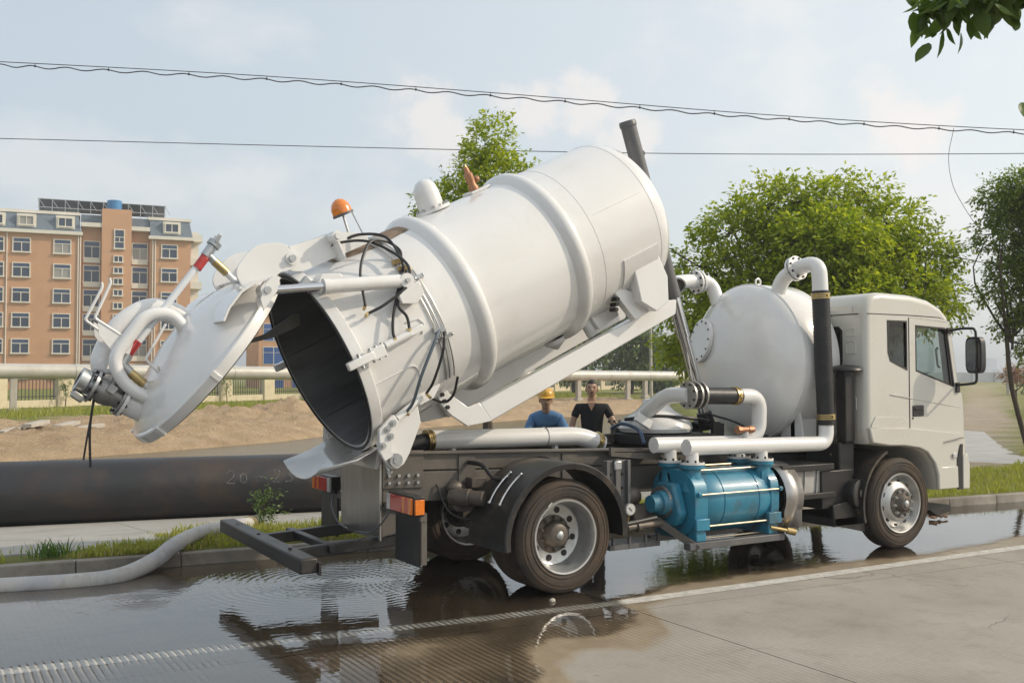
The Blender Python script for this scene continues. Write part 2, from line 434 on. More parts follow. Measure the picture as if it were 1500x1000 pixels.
# --- concrete road material: tined grooves across the lane, stains, wet darkening
def road_material():
    m, nt, b = newmat('grooved_concrete')
    geo = N(nt, 'ShaderNodeNewGeometry'); pos = geo.outputs['Position']
    at = N(nt, 'ShaderNodeAttribute'); at.attribute_name = 'wet'; wet = at.outputs['Fac']
    sep = N(nt, 'ShaderNodeSeparateXYZ'); nt.links.new(pos, sep.inputs[0])
    wob = noise_tex(nt, 1.3, 3, 0.5, pos)
    gx = math_(nt, 'ADD', sep.outputs[0], math_(nt, 'MULTIPLY', wob, 0.05))
    ph = math_(nt, 'MULTIPLY', gx, 2*pi/0.052)
    wave = math_(nt, 'SINE', ph)
    groove = ramp(nt, math_(nt, 'ADD', math_(nt, 'MULTIPLY', wave, 0.5), 0.5), 0.72, 0.97)
    band = ramp(nt, noise_tex(nt, 0.9, 2, 0.5, coords_map(nt, pos, (1.0, 0.16, 1))), 0.38, 0.60)
    band = math_(nt, 'MULTIPLY', band, ramp(nt, noise_tex(nt, 2.0, 5, 0.7, pos), 0.30, 0.62))
    groove = math_(nt, 'MULTIPLY', groove, band)
    big = noise_tex(nt, 0.55, 5, 0.6, pos); fine = noise_tex(nt, 22, 5, 0.7, pos); mid = noise_tex(nt, 3.2, 5, 0.65, pos)
    dry = mixc(nt, ramp(nt, big, 0.3, 0.7), (0.275, 0.252, 0.212), (0.365, 0.337, 0.29))
    dry = mixc(nt, math_(nt, 'MULTIPLY', ramp(nt, mid, 0.52, 0.75), 0.35), dry, (0.175, 0.15, 0.118))
    dry = mixc(nt, math_(nt, 'MULTIPLY', ramp(nt, fine, 0.4, 0.75), 0.22), dry, (0.16, 0.14, 0.115))
    dry = mixc(nt, math_(nt, 'MULTIPLY', ramp(nt, noise_tex(nt, 0.8, 6, 0.7, pos), 0.50, 0.70), 0.35), dry, (0.20, 0.175, 0.14))
    dry = mixc(nt, math_(nt, 'MULTIPLY', groove, 0.36), dry, (0.12, 0.105, 0.085))
    vc = N(nt, 'ShaderNodeTexVoronoi'); vc.feature = 'DISTANCE_TO_EDGE'; vc.inputs['Scale'].default_value = 0.42
    wv = N(nt, 'ShaderNodeTexNoise'); wv.inputs['Scale'].default_value = 1.6; wv.inputs['Detail'].default_value = 6; nt.links.new(pos, wv.inputs['Vector'])
    va = N(nt, 'ShaderNodeVectorMath'); va.operation = 'MULTIPLY_ADD'; va.inputs[1].default_value = (0.9, 0.9, 0); nt.links.new(wv.outputs['Color'], va.inputs[0]); nt.links.new(pos, va.inputs[2]); nt.links.new(va.outputs[0], vc.inputs['Vector'])
    crack = math_(nt, 'MULTIPLY', ramp(nt, vc.outputs['Distance'], 0.0, 0.006, (1,1,1), (0,0,0)), ramp(nt, noise_tex(nt, 0.5, 3, 0.5, pos), 0.5, 0.58))
    dry = mixc(nt, math_(nt, 'MULTIPLY', crack, 0.8), dry, (0.06, 0.05, 0.04))
    spots = ramp(nt, noise_tex(nt, 7.0, 2, 0.5, pos), 0.72, 0.78)
    dry = mixc(nt, math_(nt, 'MULTIPLY', spots, 0.5), dry, (0.13, 0.11, 0.09))
    wetc = mixc(nt, ramp(nt, mid, 0.35, 0.7), (0.25, 0.192, 0.125), (0.345, 0.272, 0.185))
    wetc = mixc(nt, math_(nt, 'MULTIPLY', groove, 0.35), wetc, (0.06, 0.045, 0.03))
    wf = ramp(nt, math_(nt, 'ADD', wet, math_(nt, 'MULTIPLY', math_(nt, 'SUBTRACT', mid, 0.5), 0.55)), 0.24, 0.72)
    nt.links.new(mixc(nt, wf, dry, wetc), b.inputs['Base Color'])
    nt.links.new(math_(nt, 'SUBTRACT', 0.85, math_(nt, 'MULTIPLY', wf, 0.5)), b.inputs['Roughness'])
    h = math_(nt, 'SUBTRACT', math_(nt, 'MULTIPLY', fine, 0.35), math_(nt, 'MULTIPLY', groove, 0.8))
    bump(nt, b, h, 0.45, 0.006)
    return m
def coords_map(nt, src, scale):
    mp = nt.nodes.new('ShaderNodeMapping'); mp.inputs['Scale'].default_value = scale
    nt.links.new(src, mp.inputs['Vector']); return mp.outputs[0]
ROAD = road_material()

road = MB().add([(-300, -60, -0.03), (400, -60, -0.03), (400, kerb_y(400)+0.1, -0.03), (60, kerb_y(60)+0.1, -0.03), (-300, kerb_y(-300)+0.1, -0.03)], [(0, 1, 2, 3, 4)]).build('road', surf('joint_filler', (0.045, 0.04, 0.034), 0.8, scale=4), smooth=False)
tag(road, kind='structure')
J = lambda k, x: -2.02 - 0.06*(x-0.15) - 4.0*k
def slab(x0, x1, lo, hi, step):
    g = 0.007; nx = max(1, int((x1-x0)/step)); ny = max(1, int(abs(hi(x0)-lo(x0))/step))
    vs_ = []; fs = []; wet = []
    for i in range(nx+1):
        x = x0+g + (x1-x0-2*g)*i/nx
        a, c = lo(x)+g, hi(x)-g
        for j in range(ny+1):
            y = a + (c-a)*j/ny
            vs_.append((x, y, 0.0)); wet.append(sstep(-0.30, 0.12, wetness(x, y)) if y > -7 else 0.0)
    for i in range(nx):
        for j in range(ny):
            p = i*(ny+1)+j; fs.append((p, p+ny+1, p+ny+2, p+1))
    o0 = len(vs_)   # skirt so that each slab has an edge of its own
    rim = [i*(ny+1) for i in range(nx+1)] + [nx*(ny+1)+j for j in range(1, ny+1)] + [i*(ny+1)+ny for i in range(nx-1, -1, -1)] + [j for j in range(ny-1, 0, -1)]
    for r in rim: vs_.append((vs_[r][0], vs_[r][1], -0.025)); wet.append(wet[r])
    n = len(rim)
    for k in range(n): fs.append((rim[k], o0+k, o0+(k+1) % n, rim[(k+1) % n]))
    me = attr_mesh('slab', vs_, fs, {'wet': wet}); link('slab', me, ROAD, road, smooth=False)
for k in range(-4, 9):
    x0 = 0.15 + 4.8*k; near = -13 < x0 < 14
    slab(x0, x0+4.8, lambda x: J(0, x), lambda x: kerb_y(x), 0.09 if near else 2.4)
    slab(x0, x0+4.8, lambda x: J(1, x), lambda x: J(0, x), 0.09 if -13 < x0 < 10 else 2.4)
    slab(x0, x0+4.8, lambda x: J(2, x), lambda x: J(1, x), 2.4)

# --- worn edge line
def line_material():
    m, nt, b = newmat('worn_road_paint')
    pos = N(nt, 'ShaderNodeNewGeometry').outputs['Position']
    wear = ramp(nt, noise_tex(nt, 7, 7, 0.75, pos), 0.36, 0.60)
    b.inputs['Base Color'].default_value = (0.60, 0.58, 0.53, 1); b.inputs['Roughness'].default_value = 0.75
    tr = N(nt, 'ShaderNodeBsdfTransparent'); mx = N(nt, 'ShaderNodeMixShader')
    nt.links.new(math_(nt, 'MULTIPLY', wear, 0.36), mx.inputs[0]); nt.links.new(b.outputs[0], mx.inputs[1]); nt.links.new(tr.outputs[0], mx.inputs[2])
    mx2 = mx; nt.links.new(mx2.outputs[0], nt.nodes['Material Output'].inputs[0]); return m
LINE_TAB = [(-14,-0.30),(-4.6,-1.24),(-2.92,-1.43),(0.13,-1.72),(2.94,-1.79),(5.73,-1.84),(12,-2.1),(40,-3.6)]
vs_, fs = [], []
xs = [-14 + 0.4*i for i in range(120)]
for i, x in enumerate(xs):
    y = lerp_tab(LINE_TAB, x); vs_ += [(x, y-0.085, 0.004), (x, y+0.085, 0.004)]
    if i: fs.append((2*i-2, 2*i, 2*i+1, 2*i-1))
edge_line = MB().add(vs_, fs).build('edge_line', line_material(), road, smooth=False)

# --- the puddle: a sheet of water with rings, broken up by the groove ridges at its edge
def water_material():
    m, nt, b = newmat('puddle_water'); nt.nodes.remove(b)
    pos = N(nt, 'ShaderNodeNewGeometry').outputs['Position']
    at = N(nt, 'ShaderNodeAttribute'); at.attribute_name = 'film'; film = at.outputs['Fac']
    sep = N(nt, 'ShaderNodeSeparateXYZ'); nt.links.new(pos, sep.inputs[0])
    wob = noise_tex(nt, 1.3, 3, 0.5, pos)
    gx = math_(nt, 'ADD', sep.outputs[0], math_(nt, 'MULTIPLY', wob, 0.05))
    ridge = ramp(nt, math_(nt, 'ADD', math_(nt, 'MULTIPLY', math_(nt, 'SINE', math_(nt, 'MULTIPLY', gx, 2*pi/0.052)), 0.5), 0.5), 0.70, 0.96)
    mid = noise_tex(nt, 3.0, 6, 0.65, pos)
    cover = math_(nt, 'SUBTRACT', math_(nt, 'MULTIPLY', film, 1.45), math_(nt, 'ADD', math_(nt, "MULTIPLY", ridge, 0.36), math_(nt, 'MULTIPLY', mid, 0.55)))
    cover = ramp(nt, cover, 0.0, 0.22)
    hs = None
    for (cx, cy, amp, wl, fall) in ((-1.62, 0.42, 1.0, 0.085, 0.95), (-1.05, 0.15, 0.6, 0.07, 0.6), (-3.33, 0.48, 0.5, 0.06, 0.35), (-0.9, 1.0, 0.4, 0.06, 0.5)):
        d = N(nt, 'ShaderNodeVectorMath'); d.operation = 'DISTANCE'; nt.links.new(pos, d.inputs[0]); d.inputs[1].default_value = (cx, cy, 0.009)
        dd = math_(nt, 'ADD', d.outputs['Value'], math_(nt, 'MULTIPLY', noise_tex(nt, 2.6, 3, 0.55, pos), 0.14))
        w = math_(nt, 'SINE', math_(nt, 'MULTIPLY', dd, 2*pi/wl))
        e = math_(nt, 'EXPONENT', math_(nt, 'MULTIPLY', math_(nt, 'MULTIPLY', dd, dd), -1/(fall*fall)))
        t = math_(nt, 'MULTIPLY', math_(nt, 'MULTIPLY', w, e), amp)
        hs = t if hs is None else math_(nt, 'ADD', hs, t)
    chop = math_(nt, 'MULTIPLY', noise_tex(nt, 5.5, 3, 0.5, coords_map(nt, pos, (1, 1.6, 1))), 0.9)
    # the stretch beneath the truck, where water drips, is choppier
    d = N(nt, 'ShaderNodeVectorMath'); d.operation = 'DISTANCE'; nt.links.new(pos, d.inputs[0]); d.inputs[1].default_value = (0.9, 0.6, 0)
    near = ramp(nt, d.outputs['Value'], 0.6, 3.0, (1, 1, 1), (0.12, 0.12, 0.12))
    fine = math_(nt, 'MULTIPLY', math_(nt, 'MULTIPLY', noise_tex(nt, 26, 2, 0.5, coords_map(nt, pos, (1, 1.5, 1))), near), 0.55)
    h = math_(nt, 'ADD', math_(nt, 'ADD', hs, chop), fine)
    bp = N(nt, 'ShaderNodeBump'); bp.inputs['Strength'].default_value = 0.5; bp.inputs['Distance'].default_value = 0.0035
    nt.links.new(h, bp.inputs['Height'])
    gl = N(nt, 'ShaderNodeBsdfGlossy'); gl.inputs['Roughness'].default_value = 0.025; nt.links.new(bp.outputs[0], gl.inputs['Normal'])
    gl.inputs[0].default_value = (0.97, 0.98, 1, 1)
    fr = N(nt, 'ShaderNodeFresnel'); fr.inputs['IOR'].default_value = 1.85; nt.links.new(bp.outputs[0], fr.inputs['Normal'])
    tr = N(nt, 'ShaderNodeBsdfTransparent'); tr.inputs[0].default_value = (0.93, 0.90, 0.85, 1)
    clear = N(nt, 'ShaderNodeBsdfTransparent')
    m1 = N(nt, 'ShaderNodeMixShader'); m2 = N(nt, 'ShaderNodeMixShader')
    nt.links.new(fr.outputs[0], m1.inputs[0]); nt.links.new(tr.outputs[0], m1.inputs[1]); nt.links.new(gl.outputs[0], m1.inputs[2])
    nt.links.new(cover, m2.inputs[0]); nt.links.new(clear.outputs[0], m2.inputs[1]); nt.links.new(m1.outputs[0], m2.inputs[2])
    nt.links.new(m2.outputs[0], nt.nodes['Material Output'].inputs[0]); return m
vs_, fs, film = [], [], []; nx, ny = 330, 100
for i in range(nx+1):
    x = -11 + 26*i/nx
    for j in range(ny+1):
        y = -5.0 + (kerb_y(x)+0.004+5.0)*j/ny
        vs_.append((x, y, 0.009)); film.append(film_depth(x, y))
for i in range(nx):
    for j in range(ny):
        p = i*(ny+1)+j; q = (p, p+ny+1, p+ny+2, p+1)
        if max(film[t] for t in q) > 0.02: fs.append(q)
puddle = link('puddle', attr_mesh('puddle', vs_, fs, {'film': film}), water_material())
tag(puddle, kind='structure')

# --- kerb: single stones
KERB = surf('kerb_concrete', (0.33, 0.30, 0.255), 0.8, var=0.2, scale=3, dirt=(0.12, 0.10, 0.078), dirt_amt=0.75, dirt_scale=0.8, bmp=0.25, bscale=30, dirt_pos=(0.40, 0.62))
kerb = tag(empty('kerb', None, (0, kerb_y(0), 0)), kind='structure')
for k in range(-14, 26):
    x0, x1 = k*1.0+0.3, k*1.0+1.292
    y0, y1 = kerb_y(x0), kerb_y(x1); h = 0.135 + 0.006*nz(k, 0, 1.7); w = 0.15
    b = MB().hexa([(x0, y0, -0.04), (x1, y1, -0.04), (x1, y1+w, -0.04), (x0, y0+w, -0.04), (x0, y0+0.012, h), (x1, y1+0.012, h), (x1, y1+w, h), (x0, y0+w, h)])
    b.v = [(vx, vy - kerb_y(0), vz) for vx, vy, vz in b.v]
    b.build('kerb_stone', KERB, kerb, smooth=False, bevel=0.012)

# --- ground beyond the kerb: verge, pond bed, dirt bank, field, dirt track
SHORE_FAR = [(-200,-40),(-60,4),(-30,15.5),(-5.4,22.2),(-3,22.8),(1,24.4),(6.3,27.3),(9,29.7),(26,39.4),(35.9,42.5),(38,43)]
def pipe_y(x): return 7.97 - 0.19*(x+4)
def shore_near(x): return pipe_y(x) + 2.7 if x < 10 else pipe_y(10) + 2.7 + (x-10)*1.27
def verge_z(x, y):
    """the verge falls from the kerb to the pipe on the left, and is level on the right"""
    a = kerb_y(x) + 0.62; t = max(0.0, min(1.0, (y-a)/(pipe_y(x)-a)))
    return 0.128 - 0.44*t*sstep(9.0, 5.5, x)
TRACK = [(13.0,4.6),(16.5,6.6),(24.5,11.6),(30,15.0),(42.2,23.6),(66,39),(86,53.2),(160,103)]
def track_d(x, y):
    best = 1e9
    for (a, b), (c, d) in zip(TRACK, TRACK[1:]):
        ux, uy = c-a, d-b; t = max(0, min(1, ((x-a)*ux+(y-b)*uy)/(ux*ux+uy*uy)))
        best = min(best, math.hypot(x-a-t*ux, y-b-t*uy))
    return best
tp_ = [(24.54,12.69),(24.6,11.23),(20.02,7.75),(16.96,5.25),(17.6,4.3),(15.6,3.1),(14.9,3.7),(15.0,4.5),(14.4,5.61),(13.4,6.11),(15.5,8.2)]
def in_pool(x, y):
    x += .2*nz(x, y, 1.5, 1); y += .2*nz(x, y, 1.5, 5); c = False
    for (ax_, ay_), (bx_, by_) in zip(tp_, tp_[1:]+tp_[:1]):
        if (ay_ > y) != (by_ > y) and x < (bx_-ax_)*(y-ay_)/(by_-ay_)+ax_: c = not c
    return c
def ground_at(x, y):
    """height and colour"""
    o = y - (kerb_y(x)+0.15)
    G1, G2 = (0.20, 0.23, 0.033), (0.29, 0.29, 0.06)
    D1, D2 = (0.62, 0.455, 0.28), (0.47, 0.33, 0.195)
    mixt = lambda a, b, t: tuple(p+(q-p)*t for p, q in zip(a, b))
    f = 0.5+0.5*fbm(x, y, 0.35, 2.0); g = mixt(G1, G2, max(0, min(1, f)))
    dcol = mixt(D1, D2, max(0, min(1, 0.45+0.9*fbm(x, y, 1.1, 4.0))))
    z = 0.128
    if x > 7.5 and o < 60 and y < shore_near(x) - 1 or x > 40:
        # right-hand verge and field with the dirt track
        td = track_d(x, y); wdt = 1.15 + 0.006*max(0, x-16) + 0.22*fbm(x, y, 0.5, 7)
        tr = sstep(wdt+0.5, wdt-0.3, td); col = mixt(g, mixt(dcol, (0.50, 0.44, 0.36), 0.65), tr)
        if x > 40: col = mixt(col, mixt(g, dcol, 0.35), sstep(40, 90, x)*0.5)
        z += (0.02 if x < 28 else 0.05)*fbm(x, y, 0.6, 6)*sstep(0.3, 2, o) + (0.10*(1-tr)*sstep(0.3, 1.2, td-wdt) - 0.03*tr)*sstep(0.4, 2.0, o)
        if 12 < x < 26 and in_pool(x, y): return 0.085, (0.36, 0.31, 0.25)
        return z, col
    yn, yf = shore_near(x), lerp_tab(SHORE_FAR, x)
    if y < yn - 1.2: return verge_z(x, y) + 0.006*fbm(x, y, 0.7, 6)*sstep(0.3, 2, o), g
    if y < yn + 1.5 and yn < yf:
        t = sstep(yn-1.2, yn+1.5, y); return verge_z(x, y)*(1-t) - 0.9*t, mixt(g, dcol, t)
    if yn + 1.5 <= y < yf - 1.5: return -0.9, dcol
    # far bank
    t = y - yf
    up = -0.9 + 0.62*sstep(-1.5, 0.0, t) + 0.38*sstep(-0.4, 2.2, t) + 0.15*sstep(2, 12, t)
    rough = sstep(-0.8, 1.5, t)*sstep(15, 7, t)
    z = up + rough*(0.20*fbm(x*0.55, y, 1.1, 8.0, 5) + 0.24*abs(fbm(x*0.8, y, 1.9, 3.0)) + 0.10*fbm(x, y, 4.0, 6.0) - 0.06)
    # heaps of spoil on the bank
    for (hx, hy, hr, hh) in ((10.3, 37.5, 2.0, 0.62), (13.6, 40.5, 2.4, 0.75), (7.0, 36.0, 1.8, 0.35), (17.5, 41.5, 2.6, 0.5), (22, 43.6, 2.4, 0.4), (29, 46.0, 2.5, 0.4)):
        dd = math.hypot(x-hx, (y-hy)*0.8)/hr
        if dd < 1.6: z += hh*math.exp(-dd*dd*2.2)*(1+0.35*fbm(x, y, 1.8, 1.0))
    gm = sstep(9.5, 12.5, t + 1.4*fbm(x, y, 0.4, 5.0))
    if t > 12: z += 0.05*fbm(x, y, 0.5, 2)
    col = mixt(dcol, g, gm)
    return z, col
gx = [-1600, -800, -400, -200, -120, -80] + [-60 + 3*i for i in range(16)] + [-12 + 0.24*i for i in range(150)] + [24.2 + 0.5*i for i in range(40)] + [44.5 + 2.2*i for i in range(45)] + [150, 200, 280, 400, 600, 1000, 1800]
go = [0, 0.2, 0.45, 0.8, 1.2, 1.7, 2.3, 3.0, 3.8, 4.6, 5.4, 6.2, 7.0, 8.0, 9.2, 11, 13, 15] + [17 + 0.24*i for i in range(120)] + [46 + 0.6*i for i in range(10)] + [52 + 2.5*i for i in range(32)] + [140, 170, 220, 300, 450, 700, 1100, 1900]
vs_, fs, cols = [], [], []
for x in gx:
    for o in go:
        y = kerb_y(x) + 0.15 + o; z, c = ground_at(x, y); vs_.append((x, y, z)); cols.append(c)
m_ = len(go)
for i in range(len(gx)-1):
    for j in range(m_-1):
        p = i*m_+j; fs.append((p, p+m_, p+m_+1, p+1))
def ground_material():
    m, nt, b = newmat('earth_and_turf')
    pos = N(nt, 'ShaderNodeNewGeometry').outputs['Position']
    at = N(nt, 'ShaderNodeAttribute'); at.attribute_name = 'tint'; c = at.outputs['Color']
    n1 = noise_tex(nt, 2.2, 8, 0.7, pos); n2 = noise_tex(nt, 11, 6, 0.7, pos)
    c = mixc(nt, math_(nt, 'MULTIPLY', ramp(nt, n1, 0.35, 0.7), 0.55), c, mixc(nt, 1.0, c, (0.72, 0.69, 0.66), 'MULTIPLY'))
    c = mixc(nt, math_(nt, 'MULTIPLY', ramp(nt, n2, 0.5, 0.8), 0.35), c, mixc(nt, 1.0, c, (1.35, 1.3, 1.25), 'MULTIPLY'))
    nt.links.new(c, b.inputs['Base Color']); b.inputs['Roughness'].default_value = 0.9
    bump(nt, b, math_(nt, 'ADD', n1, math_(nt, 'MULTIPLY', n2, 0.6)), 1.0, 0.25); return m
ground = link('ground', attr_mesh('ground', vs_, fs, None, cols), ground_material()); tag(ground, kind='structure')

# --- pond
def pond_material():
    m, nt, b = newmat('pond_water')
    pos = N(nt, 'ShaderNodeNewGeometry').outputs['Position']
    b.inputs['Base Color'].default_value = (0.17, 0.13, 0.07, 1); b.inputs['Roughness'].default_value = 0.25; b.inputs['Specular IOR Level'].default_value = 0.12
    b.inputs['IOR'].default_value = 1.33
    n = noise_tex(nt, 3.0, 4, 0.55, coords_map(nt, pos, (1, 2.2, 1))); bump(nt, b, n, 0.35, 0.05); return m
pv = [(x, shore_near(x)-0.4, -0.45) for x in range(-90, 41, 3)]
pf = [(x, lerp_tab(SHORE_FAR, x)+1.2, -0.45) for x in range(-90, 41, 3)]
n_ = len(pv)
pond = MB().add(pv+pf, [(i, i+1, n_+i+1, n_+i) for i in range(n_-1) if pf[i+1][1] > pv[i+1][1]]).build('pond', pond_material(), smooth=False)
tag(pond, kind='structure')

# --- pale pavement between the kerb and the black pipe
PAVE = surf('pale_pavement', (0.36, 0.345, 0.315), 0.85, var=0.10, scale=1.4, dirt=(0.21, 0.19, 0.16), dirt_amt=0.6, dirt_scale=1.2, bmp=0.3, bscale=60)
pavement = tag(empty('pavement', None, (0, 3.4, 0.13)), kind='structure')
for k in range(-8, 3):
    x0, x1 = k*2.5+0.006, k*2.5+2.494
    p = []
    for x in (x0, x1):
        a, c = kerb_y(x)+0.62, pipe_y(x)+0.5; p.append(((x, a, 0.128), (x, c, verge_z(x, c))))
    top = [p[0][0], p[1][0], p[1][1], p[0][1]]
    b = MB().hexa([(q[0], q[1]-3.4, q[2]-0.13-0.06) for q in top] + [(q[0], q[1]-3.4, q[2]-0.13+0.02) for q in top])
    b.build('pavement_slab', PAVE, pavement, smooth=False)

# --- shallow flood on the side track in front of the cab
def pool_material():
    m, nt, b = newmat('muddy_pool'); pos = N(nt, 'ShaderNodeNewGeometry').outputs['Position']
    nt.links.new(mixc(nt, ramp(nt, noise_tex(nt, 1.4, 5, .6, pos), .4, .65), (0.27,0.24,0.205), (0.37,0.335,0.29)), b.inputs['Base Color'])
    b.inputs['Roughness'].default_value = 0.34; bump(nt, b, noise_tex(nt, 4, 3, .5, pos), 0.25, 0.03); return m
vs2 = [(x, y, 0.11) for i in range(len(tp_)) for x, y in [V(tp_[i]).lerp(V(tp_[(i+1) % len(tp_)]), k/5) for k in range(5)]]
ctr = V((17.5, 6.6, 0)); vs2 = [tuple(ctr + (V(p)-ctr)*1.10) [:2] + (0.108,) for p in vs2]
tris = tessellate_polygon([[V(p) for p in vs2]])
track_pool = MB().add(vs2, [tuple(t) for t in tris]).build('track_pool', pool_material(), smooth=False); tag(track_pool, kind='structure')
# ================================================================== THE TRUCK  (x = forward, y = away from the viewer, rear axle at x 0)
truck = empty('vacuum_truck', None, (0, 0, 0))
tag(truck, 'white vacuum tanker truck with raised tank and open rear door on wet road', 'truck')

# ---------------------------------------------------------------- wheels 
def ring_of(b, n, R, y, r, h, ph=0.0):
    for k in range(n):
        a = 2*pi*k/n + ph; c = V((R*cos(a), y, R*sin(a))); b.cyl(c, c + V((0, -h, 0)), r, seg=8)
def tyre_mesh(w):
    h = w/2
    p = [(-h+.035,.325),(-h+.012,.345),(-h,.40),(-h+.002,.45),(-h+.016,.488),(-h+.03,.505),(-h+.045,.515)]
    tread = []
    n = 5; a = -h+.05; bw = (2*h-.10)/n
    for k in range(n):
        tread += [(a+k*bw+.004,.520),(a+(k+1)*bw-.008,.520),(a+(k+1)*bw-.006,.508),(a+(k+1)*bw+.002,.508)]
    full = p + tread + [(-t, r) for t, r in reversed(p)]
    return MB().lathe(full, ax=(0,1,0), seg=72)
def make_wheel(kind):
    w = empty('wheel', truck)
    t = tyre_mesh(0.265 if kind == 'front' else 0.26)
    # moulded sidewall ribs
    for R in (.375, .435, .468):
        t.torus((0, -.1325 if kind == 'front' else -.130, 0), (0,1,0), R, .004, 60, 6)
    t.build('tyre', RUBBER, w)
    if kind == 'front':
        prof = [(-.125,.345),(-.135,.338),(-.13,.325),(-.10,.315),(-.05,.30),(-.03,.285),(-.055,.27),(-.10,.215),(-.118,.19),(-.122,.165),(-.122,.10)]
        hole_R, hole_y, nh, hole_r = .243, -.079, 10, .026
    else:
        prof = [(-.118,.345),(-.130,.338),(-.127,.322),(-.10,.313),(-.055,.305),(-.005,.299),(.05,.292),(.085,.280),(.096,.262),(.098,.16),(.098,.08)]
        hole_R, hole_y, nh, hole_r = .222, .0965, 8, .030
    MB().lathe(prof, ax=(0,1,0), seg=64).build('rim', RIM, w)
    hy, hh_ = (hole_y + 0.012, 0.013) if kind == 'front' else (hole_y + 0.004, 0.010); h0 = None
    for k in range(nh):
        a = 2*pi*k/nh + .2; p_ = (hole_R*cos(a), hy, hole_R*sin(a))
        if h0 is None: h0 = MB().cyl((0,0,0), (0,-hh_,0), hole_r, seg=16).build('hand_hole_shade', BOLT, w, loc=p_)  # no opening is cut: a dark disc stands in for the shade inside
        else: inst(h0, w, p_)
    if kind == 'front':
        hub = MB().lathe([(-.118,.175),(-.132,.172),(-.134,.115),(-.150,.105),(-.185,.085),(-.20,.07),(-.203,.0)], ax=(0,1,0), seg=32)
    else:
        hub = MB().lathe([(.096,.178),(.084,.175),(.080,.13),(.045,.12),(.0,.110),(-.012,.100),(-.020,.088),(-.026,.05),(-.028,.0)], ax=(0,1,0), seg=32)
    hub.build('hub', HUB, w)
    nutR, nuty = (.143, -.132) if kind == 'front' else (.153, .082)
    first = None
    for k in range(10):
        a = 2*pi*k/10+.1
        if first is None:
            nb = MB().cyl((0,0,0), (0,-.03,0), .0175, seg=6); nb.cyl((0,-.03,0), (0,-.05,0), .009, seg=8)
            first = nb.build('wheel_nut', HUB if kind == 'rear' else ZINC, w, loc=(nutR*cos(a), nuty, nutR*sin(a)))
        else: inst(first, w, (nutR*cos(a), nuty, nutR*sin(a)))
    cap = MB().lathe([(0,.04),(-.012,.036),(-.02,.02),(-.022,0)], ax=(0,1,0), seg=20)
    cap.build('hub_cap', ZINC, w, loc=(0, -.2 if kind == 'front' else -.024, 0))
    if kind != 'inner': MB().box((-.28, -.134 if kind=='front' else -.131, .21), (.012, .003, .055), Matrix.Rotation(.5, 3, 'Y')).build('sticker', LENS_WHT, w)
    return w
wr = make_wheel('rear'); wr.location = (0, -1.07, .52); wr.rotation_euler = (0, .4, 0)
wf = make_wheel('front'); wf.location = (4.65, -1.055, .52)
for y, r in ((-.76, pi), (1.07, pi), (.76, 0)):
    copy_tree(wr, truck, (0, y, .52), (0, 0.3, r))
copy_tree(wf, truck, (4.65, 1.055, .52), (0, 0, pi))
# axles
b = MB(); b.cyl((0,-.7,.52), (0,.7,.52), .075); b.ball((0,0,.53), (.24,.20,.23)); b.cyl((0,0,.55), (1.6,0,.80), .05)
for s in (-1, 1):
    b.cyl((0, s*.5, .52), (0, s*.62, .52), .16)
    b.hexa([(-.75, s*.5-.04,.72),(.75, s*.5-.04,.72),(.75, s*.5+.04,.72),(-.75, s*.5+.04,.72),(-.7, s*.5-.04,.82),(.7, s*.5-.04,.82),(.7, s*.5+.04,.82),(-.7, s*.5+.04,.82)])
b.build('rear_axle', CHASSIS, truck)
b = MB(); b.bar((4.65,-.9,.50), (4.65,.9,.50), .1, .12)
for s in (-1, 1): b.cyl((4.65, s*.8,.52), (4.65, s*.92,.52), .18)
b.build('front_axle', CHASSIS, truck)

# ---------------------------------------------------------------- chassis (raked slightly nose-down)
fz = lambda x: 1.262 - .0255*x
def rail(x0, x1, lo, hi, y0, y1): return MB().prism([(x0, fz(x0)+lo), (x1, fz(x1)+lo), (x1, fz(x1)+hi), (x0, fz(x0)+hi)], y0, y1)
for s in (-1, 1):
    yy = sorted((s*.43, s*.36))
    rail(-1.48, 3.1, -.175, 0, *yy).build('subframe_rail', CHASSIS, truck, bevel=.008)
    rail(-1.48, 5.6, -.46, -.185, *yy).build('frame_rail', CHASSIS, truck, bevel=.008)
    rail(-1.45, 3.0, -.02, -.004, *sorted((s*.475, s*.33))).build('top_flange', CHASSIS, truck)
    pl = rail(-1.49, -1.08, -.33, .01, *sorted((s*.432, s*.452))).build('gusset_plate', CHASSIS, truck, bevel=.004)
    for k in range(4):
        for zz in (-.28, -.215):
            x = -1.43 + k*.095
            MB().cyl((x, s*.45, fz(x)+zz), (x, s*.475, fz(x)+zz), .016, seg=6).build('bolt', ZINC, truck)
    for x in (-.62, .55):       # rail brackets and a fish-plate
        MB().prism([(x-.09, fz(x)-.30), (x+.09, fz(x)-.30), (x+.09, fz(x)-.04), (x-.09, fz(x)-.04)], *sorted((s*.431, s*.445))).build('fish_plate', CHASSIS, truck, bevel=.004)
b = MB()
for x in (-1.40, -.75, .1, .9, 1.7, 2.6, 3.5, 4.3, 5.4): b.box((x, 0, fz(x)-.28), (.10, .74, .2))
b.build('cross_members', CHASSIS, truck, bevel=.006)
# long angle bar over the frame and flat plate
MB().prism([(.95, 1.262), (1.60, 1.185), (1.60, 1.10), (.95, 1.17)], -.60, -.56).build('angle_bar', CHASSIS, truck, bevel=.004)
MB().prism([(1.0, 1.215), (1.6, 1.19), (1.6, 1.182), (1.0, 1.207)], -.60, -.43).build('bracket_plate', CHASSIS, truck)
